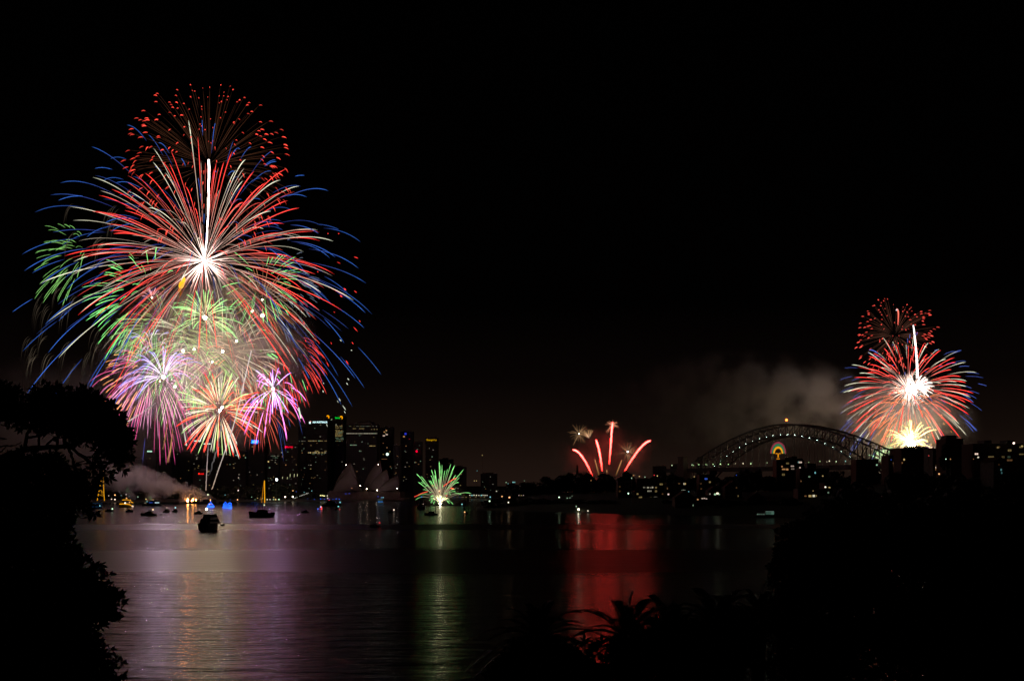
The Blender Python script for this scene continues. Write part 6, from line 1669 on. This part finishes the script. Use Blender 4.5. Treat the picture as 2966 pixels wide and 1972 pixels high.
near_bush('laurel_tree', 'dense dark laurel tree filling the corner under the fig, leafy against the pink water', [(50, 1550, 130, 60, 2.0), (170, 1535, 36, 40, 1.2), (110, 1610, 130, 70, 2.0), (215, 1600, 18, 34, 1.2), (230, 1680, 84, 66, 2.0), (290, 1745, 66, 50, 1.8), (338, 1735, 22, 22, 1.2), (90, 1730, 180, 110, 2.0), (240, 1780, 88, 46, 1.8), (325, 1795, 26, 16, .9), (120, 1850, 160, 80, 2.0), (225, 1860, 66, 70, 1.6), (90, 1940, 180, 70, 2.0), (240, 1950, 60, 60, 1.4)], 14.5, .10, 2.6, 93, 60, M_LEAF, [(80, 1700), (220, 1700), (280, 1750), (60, 1560), (180, 1860), (90, 1930), (220, 1930)])
near_bush('viburnum_shrub', 'sparse lower shrub with separate leafy twigs before the pink reflection', [(300, 1885, 38, 26, .55), (322, 1930, 36, 36, .6), (270, 1920, 40, 40, .8), (340, 1960, 26, 26, .7), (280, 1975, 60, 30, 1.0)], 12.5, .085, 2.4, 94, 250, M_LEAF2, [(265, 1940), (300, 1890), (325, 1920), (335, 1960)])


def palm(label, px, py, D, R, seed, n=30, up=.35):
    s = D / FPX
    c = P(px, py, D)
    base = V((c.x, c.y, hill_z(c.x, c.y) - .3))
    r = thing('date_palm', base, label, 'palm', 'date palms on the slope')
    cc = c - base
    t = MB()
    m = 14
    pts = [V((.12 * sin(i * .5), 0, cc.z * i / m)) for i in range(m)] + [cc]
    t.tube(pts, [.30 + .05 * (i % 2) for i in range(m)] + [.34], 10)
    t.build('trunk', M_BARK, r)
    rr = random.Random(seed)
    Lf = R * s
    for i in range(n):
        a = i * 2.39996 + rr.uniform(-.2, .2)
        el = radians(80 - 95 * (i / n) ** .8 + rr.uniform(-8, 8))
        d = V((cos(a) * cos(el), sin(a) * cos(el), sin(el)))
        L_ = Lf * rr.uniform(.8, 1.1)
        P_ = []
        for k in range(13):
            u = k / 12
            P_.append(cc + d * (L_ * u) + V((0, 0, -.62 * L_ * u * u * (1 - .25 * sin(el)))))
        mb = MB()
        mb.tube(P_, [.035 * (1 - .8 * k / 12) for k in range(13)], 4)
        for k in range(3, 46):
            u = k / 46
            f = u * 12; j = min(int(f), 11)
            p = P_[j].lerp(P_[j + 1], f - j)
            tg = (P_[j + 1] - P_[j]).normalized()
            sd_ = tg.cross(V((0, 0, 1)))
            if sd_.length < .05: sd_ = V((1, 0, 0))
            sd_.normalize()
            upv = sd_.cross(tg)
            ll = L_ * .13 * sin(pi * min(1, .12 + u * .85)) ** .6
            for sg in (-1, 1):
                t2 = (tg * .75 + sd_ * sg * .8 + upv * rr.uniform(.1, .35)).normalized()
                w = tg * .022
                e_ = p + t2 * ll + V((0, 0, -ll * .12))
                mb.add([p - w, p + w, p.lerp(e_, .6) + w * .9, e_, p.lerp(e_, .6) - w * .9], [(0, 1, 2, 3, 4)])
        mb.build('frond', M_PALM, r)


palm('date palm with fronds crossing the red reflection, the nearest of the palms', 1815, 1850, 36, 250, 1, 34)
palm('date palm whose drooping frond cuts the red reflection on the bridge side', 1945, 1850, 40, 240, 2, 36)
palm('date palm on the green fountain side of the red reflection', 1560, 1855, 38, 240, 3, 38)
palm('date palm beside the big dark tree, clear of the red reflection', 2075, 1820, 42, 240, 4, 40)
palm('farther date palm tucked against the big dark tree', 2200, 1790, 50, 180, 5, 36)
near_bush('banksia_shrub', 'broad dark shrub under the palms with the red water glinting through it', [(1560, 1900, 110, 60, 1.6), (1640, 1960, 120, 60, 1.8), (1690, 1905, 42, 60, .34), (1750, 1890, 46, 60, .34), (1850, 1900, 90, 80, 1.7), (1960, 1890, 110, 90, 1.8), (2080, 1890, 110, 90, 1.8), (1790, 1965, 100, 40, 1.6), (1720, 1970, 60, 22, 1.6), (1940, 1830, 60, 40, 1.2), (2140, 1820, 80, 50, 1.6), (1480, 1950, 80, 50, 1.2)], 34, .30, 1.5, 95, 1800, M_LEAF2, [(1800, 1940), (1600, 1930), (1700, 1900), (1900, 1900), (2050, 1890)])
near_bush('moreton_fig_tree', 'huge dark tree mass beside the palms, its edge against the dim water', [(2330, 1560, 80, 60, 1.8), (2300, 1600, 58, 70, 1.4), (2262, 1640, 38, 36, 1.2), (2330, 1680, 100, 80, 1.8), (2420, 1540, 110, 80, 1.8), (2440, 1680, 130, 110, 1.9), (2290, 1790, 80, 90, 1.6), (2360, 1860, 140, 120, 1.9), (2520, 1600, 120, 110, 1.8), (2560, 1820, 150, 150, 1.9), (2400, 1950, 200, 60, 1.6)], 62, .36, 2.6, 96, 2420, M_LEAF, [(2440, 1700), (2330, 1620), (2330, 1800), (2560, 1640), (2540, 1840)])
near_bush('camphor_tree', 'black tree crown against the frame edge with water glints through its leaves', [(2660, 1560, 120, 100, 1.8), (2780, 1560, 120, 110, 1.8), (2900, 1560, 120, 110, 1.8), (2700, 1740, 140, 120, 1.7), (2840, 1740, 140, 120, 1.8), (2930, 1760, 90, 120, 1.8), (2700, 1900, 150, 100, 1.7), (2850, 1910, 140, 90, 1.8), (2950, 1900, 60, 90, 1.8)], 70, .42, 4.6, 97, 2800, M_LEAF2, [(2800, 1760), (2680, 1600), (2900, 1600), (2700, 1860), (2900, 1860)])
